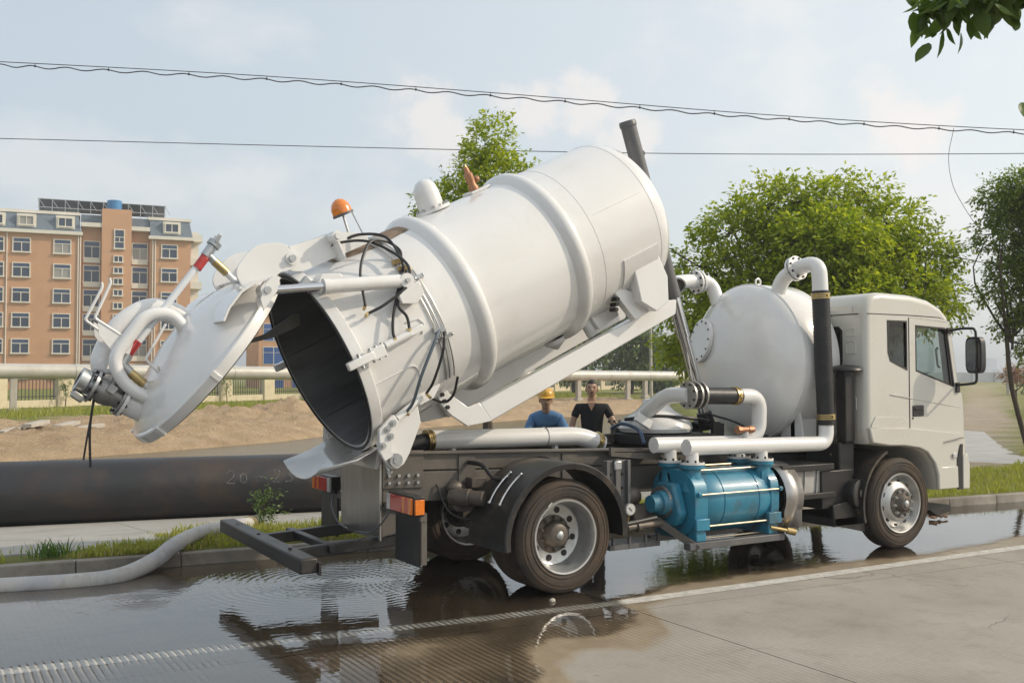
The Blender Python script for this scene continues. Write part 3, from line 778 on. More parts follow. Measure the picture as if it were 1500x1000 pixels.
# stainless end cover and tail
MB().prism([(-.445, .50), (.50, .50), (.50, 1.19), (-.445, 1.19)], -1.515, -1.49, 'x').build('end_cover', STAINLESS, truck, bevel=.006)
b = MB(); b.prism([(-1.49, .53), (-1.1, .62), (-1.1, .80), (-1.49, .80)], -.44, -.36); b.build('tail_bracket', CHASSIS, truck, bevel=.005)
# underrun bumper
b = MB(); b.bar((-2.375, -1.02, .455), (-2.375, 1.42, .475), .15, .125); bum = b.build('rear_bumper', BLACK, truck, bevel=.014)
for y in (-.35, .55):
    MB().bar((-2.31, y, .44), (-1.1, y, .50), .09, .10).build('bumper_arm', BLACK, bum, bevel=.01)
MB().bar((-1.95, -.45, .47), (-1.95, .75, .47), .07, .07).build('bumper_brace', BLACK, bum, bevel=.008)
MB().box((-2.29, -1.02, .43), (.02, .06, .10)).build('end_bracket', BLACK, bum)
for y in (-.55, .35, 1.05):
    MB().cyl((-2.375, y, .525), (-2.375, y, .538), .018, seg=8).build('bolt', BOLT, bum)
# tail lamps, their posts and mud flaps
for s in (-1, 1):
    y0, y1 = (.70, 1.22)
    if s < 0: lamp_y = (-1.20, -.70)
    else: lamp_y = (.72, 1.20)
    a, c = lamp_y
    lamp = MB().box((-1.49, (a+c)/2, .895), (.10, c-a+.03, .165)).build('tail_lamp', BLACK, truck, bevel=.006)
    outer, inner = (a, c) if s < 0 else (c, a)
    sg = 1 if s < 0 else -1
    segs = [(0, .07, LENS_AMB, 'amber_lens'), (.07, .13, LENS_RED, 'red_lens'), (.13, .185, LENS_AMB, 'amber_lens'), (.185, .43, LENS_RED, 'red_lens'), (.43, .50, LENS_WHT, 'clear_lens')]
    for (u, v, mt, nm) in segs:
        p, q = sorted((outer + sg*u, outer + sg*v))
        MB().box((-1.549, (p+q)/2, .895), (.024, q-p-.004, .135)).build(nm, mt, lamp, bevel=.004)
    if s < 0: MB().box((-1.492, -1.226, .89), (.085, .022, .125)).build('side_marker', LENS_AMB, lamp, bevel=.004)
    MB().box((-1.46, (a+c)/2 - .02*s, .60), (.022, c-a-.03, .44)).build('mud_flap', BLACK, truck, bevel=.004)
    MB().bar((-1.43, s*1.17, .40), (-1.43, s*1.17, .82), .04, .05, up=(1,0,0)).build('lamp_post', CHASSIS, truck)
    MB().bar((-1.44, s*.44, .80), (-1.44, s*1.2, .80), .06, .07).build('lamp_arm', CHASSIS, truck)
    MB().tube(spline([(-1.5, s*.72, .86), (-1.56, s*.62, .70), (-1.58, s*.40, .58), (-1.60, s*.1, .55)]), .009, 6).build('lamp_cable', GREYPAD, truck)
# brake gear near the rear axle
b = MB(); b.cyl((-.82, -.50, .86), (-.70, -.66, .86), .085); b.cyl((-.70, -.66, .86), (-.62, -.78, .86), .07); b.ball((-.78, -.50, .95), (.09, .07, .06))
b.box((-.55, -.50, .985), (.16, .12, .09)); b.cyl((-.78,-.46,.78), (-.78,-.58,.78), .05)
b.build('brake_chamber', HUB, truck, bevel=.004)
MB().tube(spline([(-.95, -.45, .98), (-.85, -.55, .72), (-.6, -.6, .66), (-.35, -.58, .8)]), .011, 6).build('brake_hose', HOSE, truck)

# ---------------------------------------------------------------- rear mudguards
def guard(s):
    c = V((0, 0, .535)); R = .665; b = MB(); n = 30; a0, a1 = rad(-5), rad(188)
    ys = [s*1.255, s*1.262, s*1.25, s*.60]; rr = [R-.05, R-.012, R, R]
    vs_, fs = [], []
    for i in range(n+1):
        a = a0 + (a1-a0)*i/n
        k = 1.0 + (.035 if a > rad(140) else 0)*sstep(rad(140), rad(188), a)
        for y, r in zip(ys, rr): vs_.append((c.x + cos(a)*r*k, y, c.z + sin(a)*r*k))
        for y, r in zip(reversed(ys), reversed(rr)): vs_.append((c.x + cos(a)*(r-.012)*k, y*0.998, c.z + sin(a)*(r-.012)*k))
    m = 8
    for i in range(n):
        for j in range(m): fs.append((i*m+j, i*m+(j+1) % m, (i+1)*m+(j+1) % m, (i+1)*m+j))
    fs += [tuple(range(m)), tuple(range(n*m, n*m+m))]
    b.add(vs_, fs); g = b.build('mudguard', GUARD, truck)
    for dx in (0.0, .10):      # strap clamps over the guard
        yy_ = .86 + dx*1.9
        arc = [V((cos(rad(a))*(R+.018), s*(yy_ + .0), .535 + sin(rad(a))*(R+.018))) for a in (154, 148, 142, 136, 130, 125)]
        q = [arc[0], None, arc[-1]]
        k = MB().tube(arc, .011, 8); k.ball(q[0], .02, 8, 6); k.ball(q[2], .016, 8, 6)
        k.build('strap_clamp', CHROME, g)
    MB().tube(fillet([(-.62, s*.46, 1.17), (-.55, s*.62, 1.16), (-.50, s*.74, 1.03), (-.36, s*.96, 1.045), (-.2, s*1.08, 1.12)], .06), .021, 10).build('guard_stay', BLACK, g)
    MB().tube(fillet([(.12, s*.46, 1.17), (.16, s*.60, 1.19), (.24, s*.72, 1.12), (.30, s*.95, 1.10)], .06), .021, 10).build('guard_stay', BLACK, g)
    MB().cyl((.70, s*1.18, .58), (1.12, s*1.10, .60), .022).build('guard_stay', BLACK, g)
for s in (-1, 1): guard(s)

# gauge, valve bracket between the wheel and the pump
b = MB(); b.box((.93, -.70, .86), (.30, .03, .56)); b.box((.80, -.735, .86), (.035, .05, .56)); b.box((1.06, -.735, .86), (.035, .05, .56)); b.box((.93, -.73, .90), (.06, .04, .5))
br = b.build('side_bracket', GREYPAD, truck, bevel=.004)
for x in (.86, 1.0):
    for z in (.72, .86, 1.0): MB().cyl((x, -.715, z), (x, -.735, z), .014, seg=6).build('bolt', BOLT, br)
MB().box((.93, -.745, 1.09), (.09, .02, .09)).build('lifting_eye', ZINC, br, bevel=.01)
g = MB().cyl((.82, -1.06, .70), (.82, -1.09, .70), .058, seg=28).build('pressure_gauge', ZINC, truck)
MB().cyl((.82, -1.090, .70), (.82, -1.093, .70), .050, seg=28).build('dial', LENS_WHT, g)
MB().bar((.80, -1.095, .72), (.835, -1.095, .685), .004, .008, up=(0,1,0)).build('needle', BOLT, g)
MB().cyl((.82, -1.06, .65), (.82, -1.04, .56), .012, seg=8).build('gauge_stem', BRASS, g)
b = MB(); b.box((1.05, -.72, .30), (.62, .30, .05))
for x in (.78, .98, 1.18, 1.34): b.box((x, -.86, .34), (.02, .03, .12))
b.build('step_bracket', GREYPAD, truck)
b = MB(); b.cyl((.88, -.95, .50), (1.35, -.92, .51), .035); b.cyl((1.0,-.945,.50),(1.04,-.943,.50),.05); b.box((1.22, -.72, .58), (.26, .16, .20)); b.ball((1.2,-.6,.75),(.12,.1,.1))
b.build('drain_pipe', HUB, truck)

# ---------------------------------------------------------------- blue vacuum pump
pump = empty('vacuum_pump', truck, (2.05, -.84, .28))
def PB(b, name, mat, bevel=0.0):
    b.v = [(x-2.05, y+.84, z-.28) for x, y, z in b.v]; return b.build(name, mat, pump, bevel=bevel)
cz, cy = .70, -.84
PB(MB().lathe([(1.72,.315),(1.74,.33),(1.95,.33),(1.955,.322),(1.965,.322),(1.97,.33),(2.43,.33),(2.435,.322),(2.445,.322),(2.45,.33),(2.60,.33),(2.62,.315)], (0,cy,cz), (1,0,0), 48, cap=True), 'pump_casing', BLUE)
def oct_plate(x0, x1, r, b=None):
    b = b or MB(); q = []
    for k in range(24):
        a = 2*pi*k/24; e = 1/max(abs(cos(a)), abs(sin(a))); rr = r*min(e, 1.10)
        q.append((cy + rr*cos(a), cz + rr*sin(a)))
    return b.prism(q, x0, x1, 'x')
PB(oct_plate(1.56, 1.73, .335), 'rear_housing', BLUE, .015)
PB(oct_plate(2.60, 2.72, .335), 'front_housing', BLUE, .015)
b = MB(); b.prism([(cy-.24, cz-.10), (cy-.13, cz+.20), (cy+.13, cz+.20), (cy+.24, cz-.10), (cy+.15, cz-.23), (cy-.15, cz-.23)], 1.44, 1.56, 'x')
PB(b, 'bearing_housing', BLUE, .03)
b = MB().lathe([(1.24,.055),(1.24,.085),(1.33,.095),(1.34,.12),(1.45,.13)], (0,cy-.02,cz), (1,0,0), 28, cap=True); PB(b, 'bearing_cap', BLUE)
b = MB().lathe([(1.40,.165),(1.46,.165)], (0,cy+.02,cz), (1,0,0), 28, cap=True); PB(b, 'seal_ring', CASTAL)
# feet and base
for x0, x1 in ((1.57, 1.72), (2.56, 2.71)):
    b = MB(); b.prism([(cy-.33, .33), (cy+.33, .33), (cy+.33, .38), (cy+.29, .66), (cy-.29, .66), (cy-.33, .38)], x0+.01, x1-.01, 'x')
    b.box(((x0+x1)/2, cy-.335, .50), (x1-x0+.03, .05, .12)); PB(b, 'foot', BLUE, .01)
    for yy in (cy-.30, cy+.30): PB(MB().cyl(((x0+x1)/2, yy, .345), ((x0+x1)/2, yy, .40), .02, seg=6), 'bolt', BLUE)
PB(MB().box((2.12, cy-.31, .295), (1.30, .10, .07)).box((2.12, cy+.31, .295), (1.30, .10, .07)), 'base_rail', GREYPAD, .006)
PB(MB().bar((1.28, cy-.02, .56), (1.58, cy-.36, .27), .05, .07), 'mount_stay', CHASSIS)
# ports with flanges
def port(x, y, big=True):
    b = MB().lathe([(.82,.12),(.90,.105),(1.00,.088),(1.045,.088),(1.05,.128),(1.085,.128),(1.085,.06)], (x,y,0), (0,0,1), 32)
    b.box((x, y + (.0 if y < cy else -.0), .87), (.16, .17, .22)); PB(b, 'port', BLUE)
for x, y in ((1.66, -1.02), (2.62, -1.02), (1.64, -.70), (2.6, -.70)): port(x, y)
# tie rods
ROD = surf('plated_rod', (.50,.44,.33), .35, metal=.9, var=.15, scale=9)
for (yy, zz) in ((-.352, .10), (-.33, -.22), (.35, .10), (-.20, .325), (.1, .34), (-.22, -.36)):
    PB(MB().cyl((1.60, cy+yy, cz+zz), (2.70, cy+yy, cz+zz), .0105, seg=8), 'tie_rod', ROD)
    for x in (1.585, 2.70):
        PB(MB().cyl((x, cy+yy, cz+zz), (x+.035, cy+yy, cz+zz), .026, seg=6), 'rod_nut', BLUE)
# steel belt guard at the front end
b = MB(); n = 22; prof = []
for k in range(n+1):
    a = rad(205) - rad(230)*k/n; prof.append((cy - .02 + .36*cos(a), cz + .35*sin(a)))
prof = [p for p in prof if p[1] > .44]; prof = [(prof[0][0], .38)] + prof + [(prof[-1][0], .38)]
vs_, fs = [], []
for (y, z) in prof: vs_ += [(2.78, y, z), (3.04, y, z)]
for i in range(len(prof)-1): fs.append((2*i, 2*i+1, 2*i+3, 2*i+2))
b.add(vs_, fs); o = PB(b, 'belt_guard', STAINLESS); sm = o.modifiers.new('thick', 'SOLIDIFY'); sm.thickness = .006
PB(MB().lathe([(2.84,.0),(2.84,.29),(2.97,.29),(2.97,.0)], (0,cy,cz), (1,0,0), 36), 'belt_pulley', BOLT)
PB(MB().cyl((2.70,cy,cz), (2.86,cy,cz), .06), 'pump_shaft', BOLT)
b = MB(); b.cyl((2.60,-1.16,.40),(2.86,-1.26,.34),.02); b.cyl((2.78,-1.22,.36),(2.86,-1.26,.34),.035); PB(b, 'drain_tap', BRASS)

# ---------------------------------------------------------------- white manifold pipes, hoses, separator vessel
def flange(b, c, ax, R, t=.022, seg=28): ax = V(ax).normalized(); return b.cyl(V(c)-ax*t/2, V(c)+ax*t/2, R, seg=seg)
def bolts_on(parent, c, ax, R, n, r=.013, h=.02, mat=None, off=None):
    ax = V(ax).normalized(); u = ax.orthogonal().normalized(); w = ax.cross(u); b0 = None
    for k in range(n):
        a = 2*pi*(k+.5)/n; p = V(c) + (u*cos(a)+w*sin(a))*R
        if b0 is None: b0 = MB().cyl(-ax*h, ax*h, r, seg=6).build('bolt', mat or BOLT, parent, loc=p)
        else: inst(b0, parent, p)
zm = 1.262
near = MB(); near.tube(fillet([(1.58,-1.02,zm), (3.60,-1.03,zm-.03), (3.60,-1.03,1.50)], .24, 10), .082, 24)
nm = near.build('manifold_pipe', WHITE, truck)
for x in (1.66, 2.62):
    b = MB(); b.cyl((x,-1.02,1.09), (x,-1.02,1.26), .066); flange(b, (x,-1.02,1.10), (0,0,1), .127, .024); b.build('flange', WHITE, nm)
    bolts_on(nm, (x,-1.02,1.115), (0,0,1), .103, 8, .012, .02)
far = MB(); far.tube(fillet([(1.42,-.70,zm+.01), (2.70,-.70,zm-.01), (2.88,-.72,zm+.10), (2.88,-.74,1.76), (2.52,-.75,1.765)], .20, 10), .082, 24)
fm = far.build('manifold_pipe', WHITE, truck)
for x in (1.64, 2.60):
    b = MB(); b.cyl((x,-.70,1.09), (x,-.70,1.26), .066); flange(b, (x,-.70,1.10), (0,0,1), .127, .024); b.build('flange', WHITE, fm)
    bolts_on(fm, (x,-.70,1.115), (0,0,1), .103, 8, .012, .02)
# small brass relief valve on the rear manifold
b = MB(); b.cyl((2.52,-.78,1.40), (2.74,-.78,1.40), .034); b.cyl((2.50,-.78,1.40),(2.55,-.78,1.40),.045,seg=8); b.cyl((2.66,-.78,1.40),(2.72,-.78,1.40),.042,seg=8); b.build('relief_valve', BRONZE, fm)
MB().cyl((2.63,-.76,1.27), (2.63,-.78,1.38), .032).build('valve_stub', WHITE, fm)
def ribbed(a, c, r, n, name, parent):
    a, c = V(a), V(c); pts = []; rs = []
    for k in range(n*2+1):
        pts.append(a + (c-a)*k/(n*2)); rs.append(r*(1.0 if k % 2 else .965))
    return MB().tube(pts, rs, 24).build(name, HOSE, parent)
def clamp(c, ax, R, parent):
    ax = V(ax).normalized(); b = MB()
    for d in (-.022, .0, .022): b.cyl(V(c)+ax*(d-.008), V(c)+ax*(d+.008), R + (.004 if d else .0), seg=28)
    b.box(V(c) + V((0,-R,0)), (.03,.03,.03)); return b.build('hose_clamp', BRASS, parent)
vh = ribbed((3.60,-1.03,1.44), (3.53,-1.03,2.93), .098, 34, 'flexible_hose', truck); clamp((3.60,-1.03,1.53), (-.05,0,1), .101, vh); clamp((3.533,-1.03,2.87), (-.05,0,1), .101, vh)
hh = ribbed((2.02,-.75,1.775), (2.56,-.75,1.765), .092, 16, 'flexible_hose', truck); clamp((2.50,-.75,1.767), (1,0,0), .096, hh)

# separator vessel
VC = V((3.40, 0.0, 2.14)); VR = .93
prof = [(-.335,0),(-.330,.16),(-.312,.32),(-.278,.48),(-.228,.63),(-.165,.76),(-.10,.85),(-.045,.905),(0,.93),(.54,.93),(.58,.905),(.63,.85),(.70,.6),(.72,0)]
vessel = MB().lathe(prof, VC, (1,0,0), 72).build('separator_vessel', WHITE, truck, ang=60)
MB().torus(VC, (1,0,0), VR+.001, .006, 72, 6).build('weld_seam', WHITE, vessel)
# manhole on the rear dished end
mc = VC + V((-.318, .50, .26)); nax = V((-.95, .27, .16)).normalized()
mc = VC + V((-.26, .50, .27))
b = MB(); flange(b, mc, nax, .27, .05, 36); b.build('manhole_cover', WHITE, vessel, bevel=.006); bolts_on(vessel, mc, nax, .235, 12, .012, .034)
for s in (-1, 1):
    b = MB(); b.prism([(3.5, 1.16), (3.85, 1.16), (3.85, 1.50), (3.5, 1.50)], s*.60, s*.66); b.prism([(s*.40, 1.16), (s*.80, 1.16), (s*.72, 1.62), (s*.5, 1.42)], 3.5, 3.53, 'x'); b.build('saddle', WHITE, vessel)
MB().torus(VC + V((.2, 0, VR+.04)), (0,1,0), .04, .012, 20, 8).build('lifting_eye', WHITE, vessel)
# delivery elbow to the vertical hose
tp = fillet([(3.53,-1.03,2.92), (3.52,-1.02,3.24), (3.50,-.74,3.22), (3.50,-.45,3.08), (3.50,-.40,2.80)], .24, 10)
MB().tube(tp, .087, 24).build('elbow_pipe', WHITE, vessel)
b = MB(); fc, fa = V((3.50,-.70,3.205)), V((0,-1,.28)).normalized(); flange(b, fc+fa*.024, fa, .142, .024); flange(b, fc-fa*.024, fa, .142, .024); b.build('flange', WHITE, vessel); bolts_on(vessel, fc, fa, .118, 8, .014, .05)
# second outlet on the far side, pointing back over the tank
tp = fillet([(3.35,.42,2.85), (3.33,.52,3.14), (3.0,.55,3.14), (2.72,.50,3.10), (2.64,.36,3.06)], .16, 8)
MB().tube(tp, .085, 24).build('elbow_pipe', WHITE, vessel)
b = MB(); fc, fa = V((3.13,.55,3.135)), V((1,0,.15)).normalized(); flange(b, fc+fa*.024, fa, .142, .024); flange(b, fc-fa*.024, fa, .142, .024); b.build('flange', WHITE, vessel); bolts_on(vessel, fc, fa, .118, 8, .014, .05)
b = MB(); b.lathe([(0,.075),(.0,.092),(.09,.092),(.09,.075),(0,.06)], (2.655,.375,3.065), V((2.60,.28,3.04))-V((2.655,.375,3.065)), 24); b.build('pipe_collar', ZINC, vessel)
MB().cyl((2.66,.375,3.066), (2.64,.345,3.058), .076).build('pipe_mouth', HUB, vessel)

# low secondary separator behind the lift cylinder, with its flanged valve
ls = MB().lathe([(1.36,.0),(1.36,.40),(1.40,.42),(1.46,.40),(1.52,.35),(1.59,.22),(1.66,.15),(1.72,.13),(1.74,0)], (2.05,.05,0), (0,0,1), 40).build('secondary_separator', WHITE, truck)
MB().tube(fillet([(1.80,-.10,1.58), (1.80,-.45,1.78), (1.86,-.75,1.78)], .15, 8), .085, 20).build('neck_pipe', WHITE, ls)
b = MB()
for x in (1.84, 1.93, 2.0): flange(b, (x,-.75,1.78), (1,0,0), .145, .022)
b.build('flange', CASTAL, ls); bolts_on(ls, (1.92,-.75,1.78), (1,0,0), .118, 8, .012, .10)
MB().cyl((1.83,-.75,1.78), (2.08,-.75,1.776), .082).build('valve_body', CASTAL, ls)
MB().box((1.62,-.28,1.50), (.22,.05,.10), Matrix.Rotation(.5,3,'Y')).build('lifting_lug', WHITE, ls, bevel=.01)

# hydraulic block, black boxes and hoses in front of the men
b = MB(); b.box((2.1,-.05,1.285), (.85,.7,.12)); b.build('hydraulic_block', BLACK, truck, bevel=.01)
MB().box((2.45,.30,1.38),(.3,.4,.26)).build('valve_chest', BLACK, truck, bevel=.01)
b = MB(); b.box((.62, .36, 1.28), (2.5, .06, .10)); b.build('far_coaming', CHASSIS, truck, bevel=.006)
for k, (p, mt) in enumerate((([(1.62,.05,1.50),(1.85,-.2,1.54),(2.2,-.35,1.52),(2.55,-.25,1.48),(2.72,-.05,1.47)], HOSE), ([(1.55,.2,1.40),(1.55,.0,1.46),(1.58,-.25,1.40),(1.52,-.42,1.27)], surf('blue_hose', (0.05,0.09,0.16), .4)), ([(2.7,-.1,1.55),(2.95,-.3,1.45),(3.1,-.45,1.33),(3.2,-.55,1.30)], HOSE), ([(1.7,.3,1.36),(1.9,.1,1.48),(2.3,.1,1.40)], HOSE))):
    MB().tube(spline(p), .02 if k < 2 else .013, 8).build('hydraulic_hose', mt, truck)
cv = MB().box((1.92, .42, 1.27), (.46, .16, .10)).build('control_valve', BLACK, truck, bevel=.01)
for k in range(5):
    b = MB(); b.box((1.76+k*.075, .42, 1.345), (.045, .10, .09)); b.cyl((1.76+k*.075, .42, 1.38), (1.74+k*.075, .50, 1.46), .008, seg=6); b.ball((1.74+k*.075,.50,1.46), .016, 8, 6); b.build('control_lever', BLACK, cv)

# telescopic lift cylinder
P0, P1 = V((2.77, 0, 1.43)), V((1.63, 0, 4.81)); dl = (P1-P0)
at = lambda t: P0 + dl*t
lift = MB().lathe([(0,.0),(0,.088),(.02,.097),(.06,.097),(.07,.088),(2.05,.088),(2.06,.0)], P1, -dl.normalized(), 28).build('lift_cylinder', GREYPAD, truck)
MB().lathe([(0,.075),(1.0,.075)], at(.30), dl.normalized(), 28).build('piston_stage', CHROME, lift)
MB().lathe([(0,.062),(1.07,.062)], at(.02), dl.normalized(), 28).build('piston_stage', CHROME, lift)
MB().lathe([(0,.078),(.05,.078)], at(.295), dl.normalized(), 28).build('stage_collar', CHROME, lift)
b = MB(); b.lathe([(-.06,.0),(-.06,.075),(.0,.098),(.14,.085),(.14,.06)], P0, dl.normalized(), 24); b.cyl(P0+V((0,-.2,-.02)), P0+V((0,.2,-.02)), .05); b.build('lower_bearing', BLACK, lift)
b = MB(); b.box((2.77,-.18,1.33), (.16,.05,.22)); b.box((2.77,.18,1.33), (.16,.05,.22)); b.build('bearing_block', BLACK, lift)
MB().torus(at(.90)+V((.10,0,0)), (0,1,0), .03, .008, 16, 6).build('lifting_ring', GREYPAD, lift)

# white drain pipe lying along the frame behind the near rail
dp = MB().tube(fillet([(-.72,.10,1.35), (1.02,.06,1.34), (1.30,.04,1.24)], .22, 8), .098, 24).build('drain_line', WHITE, truck)
MB().cyl((-.72,.10,1.35), (-1.3,.12,1.25), .085).build('black_cuff', HOSE, dp)
clamp((-.76,.10,1.348), (1,0,.1), .106, dp); MB().torus((.58,.075,1.344), (1,0,0), .099, .008, 28, 6).build('strap', ZINC, dp); clamp((1.24,.045,1.27), (.9,0,-.38), .104, dp)
for x in (-.5, .72): MB().box((x,.08,1.245), (.04,.06,.08)).build('pipe_foot', WHITE, dp)

# battery box, air tank, filters between the axles
b = MB(); b.box((3.27,-.86,.98), (.80,.44,.07)); bb = b.build('battery_box', BLACK, truck, bevel=.008)
MB().box((3.27,-.84,.80), (.72,.36,.30)).build('battery_case', surf('battery_case', (.42,.41,.39), .45, dirt=(.2,.16,.12), dirt_amt=.5), bb, bevel=.01)
MB().box((3.27,-.87,.67), (.80,.44,.06)).build('battery_tray', BLACK, bb, bevel=.006)
for x in (3.05, 3.24, 3.43, 3.6): MB().bar((x,-1.03,.70), (x+.02,-1.03,.94), .008, .016, up=(0,1,0)).build('strap', ZINC, bb)
MB().box((3.27,-.64,.82), (.84,.05,.40)).build('back_plate', BLACK, bb)
at_ = MB().lathe([(-.42,.0),(-.42,.13),(-.38,.155),(.0,.16),(.03,.168),(.06,.16),(.075,.12),(.065,.06),(.07,.0)], (4.0,-1.08,.66), V((.25,-1,0)), 40).build('air_cleaner', BLACK, truck)
MB().lathe([(0,.05),(.012,.04),(.014,0)], (4.022,-1.155,.66), V((.25,-1,0)), 20).build('cleaner_cap', HUB, at_)
MB().cyl((4.0,-1.10,.50), (4.02,-1.12,.40), .04, .02).build('dust_valve', BLACK, at_)
b = MB(); b.box((3.75,-.70,.72), (.5,.7,.42)); b.box((3.95,-.75,.36), (.62,.7,.10)); b.prism([(3.62,.55),(4.12,.62),(4.14,.22),(3.64,.33)], -1.10, -1.06); b.build('side_skirt', BLACK, truck, bevel=.01)
b = MB(); b.cyl((3.9,-.95,1.02), (3.9,-.95,1.16), .06); b.box((3.94,-.86,1.22), (.2,.2,.12)); b.box((4.0,-.75,1.05), (.2,.3,.35)); b.tube(spline([(3.8,-.9,1.1),(3.9,-1.0,1.0),(3.95,-.98,.9)]), .02, 8); b.build('steering_gear', HUB, truck, bevel=.004)
# intake snorkel
b = MB(); b.prism([(3.85,1.22),(4.0,1.22),(4.0,2.02),(3.85,2.02)], -1.09, -.95); sn = b.build('intake_snorkel', BLACK, truck, bevel=.03)
MB().lathe([(0,.15),(.012,.185),(.03,.18),(.06,.14),(.075,.07),(.08,0)], (3.93,-1.03,2.03), (0,0,1), 28).build('snorkel_cap', BLACK, sn)
MB().cyl((3.93,-1.03,1.98), (3.93,-1.03,2.04), .09).build('snorkel_neck', BLACK, sn)
MB().prism([(3.80,.85),(4.04,.85),(4.04,1.24),(3.80,1.24)], -1.04, -.55).build('intake_box', BLACK, sn, bevel=.02)
b = MB(); b.box((4.6,0,.82),(1.5,.7,.5)); b.box((3.4,0,.75),(1.1,.5,.4)); b.build('engine', BLACK, truck, bevel=.03)
# front wheel splash guard (black strip behind the tyre) and step
b = MB(); n = 12; vs_, fs = [], []
for i in range(n+1):
    a = rad(112 + 84*i/n); r = .63
    for y in (-1.20, -.80):
        vs_.append((4.65+cos(a)*r, y, .52+sin(a)*r)); vs_.append((4.65+cos(a)*(r+.03), y, .52+sin(a)*(r+.03)))
for i in range(n):
    p = 4*i
    fs += [(p,p+4,p+5,p+1),(p+2,p+3,p+7,p+6),(p,p+2,p+6,p+4),(p+1,p+5,p+7,p+3)]
b.add(vs_, fs); b.build('splash_guard', GUARD, truck)
MB().prism([(5.18,.40),(5.55,.44),(5.52,.36),(5.3,.33)], -1.18, -.6).build('step_plate', BLACK, truck)
# ================================================================== TANK (local x runs along the tank axis from the open rear rim)
TP = .4469
tank = MB().lathe([(0.0,.842),(0.0,.905),(.03,.908),(.095,.908),(.105,.902),(.108,.853),(3.62,.853),(3.70,.845),(3.78,.81),(3.85,.74),(3.905,.62),(3.945,.46),(3.968,.27),(3.975,0)], ax=(1,0,0), seg=96, up=(0,0,1)).build('tank', WHITE, truck, ang=30)
tank.location = (-1.9436, 0, 2.0969); tank.rotation_euler = (0, -TP, 0)
cyl_p = lambda s, deg, r: V((s, -r*sin(rad(deg)), r*cos(rad(deg))))      # deg 0 = top, 90 = near side
TB = lambda b, name, mat, bevel=0.0, ang=38: b.build(name, mat, tank, bevel=bevel, ang=ang)
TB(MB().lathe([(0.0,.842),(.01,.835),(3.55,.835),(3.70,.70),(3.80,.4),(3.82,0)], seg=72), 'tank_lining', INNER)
TB(MB().torus((-.004,0,0), (1,0,0), .873, .014, 90, 8), 'door_gasket', BLACK)
for k in range(7):     # weld runs inside
    a = 25 + k*50; TB(MB().tube([cyl_p(.05,a,.833), cyl_p(3.5,a,.833)], .006, 5), 'inner_weld', INNER)
def stiff(s0, name='stiffening_ring'):
    return TB(MB().lathe([(s0-.095,.852),(s0-.075,.872),(s0-.045,.905),(s0-.015,.920),(s0+.035,.920),(s0+.06,.905),(s0+.075,.852)], seg=96), name, WHITE, ang=50)
stiff(1.335); stiff(2.55)
for s in (2.84, 3.625): TB(MB().torus((s,0,0), (1,0,0), .8525, .0035, 90, 6), 'weld_seam', WHITE)
TB(MB().tube([cyl_p(2.9,74,.853), cyl_p(3.55,74,.853)], .003, 5), 'weld_seam', WHITE)
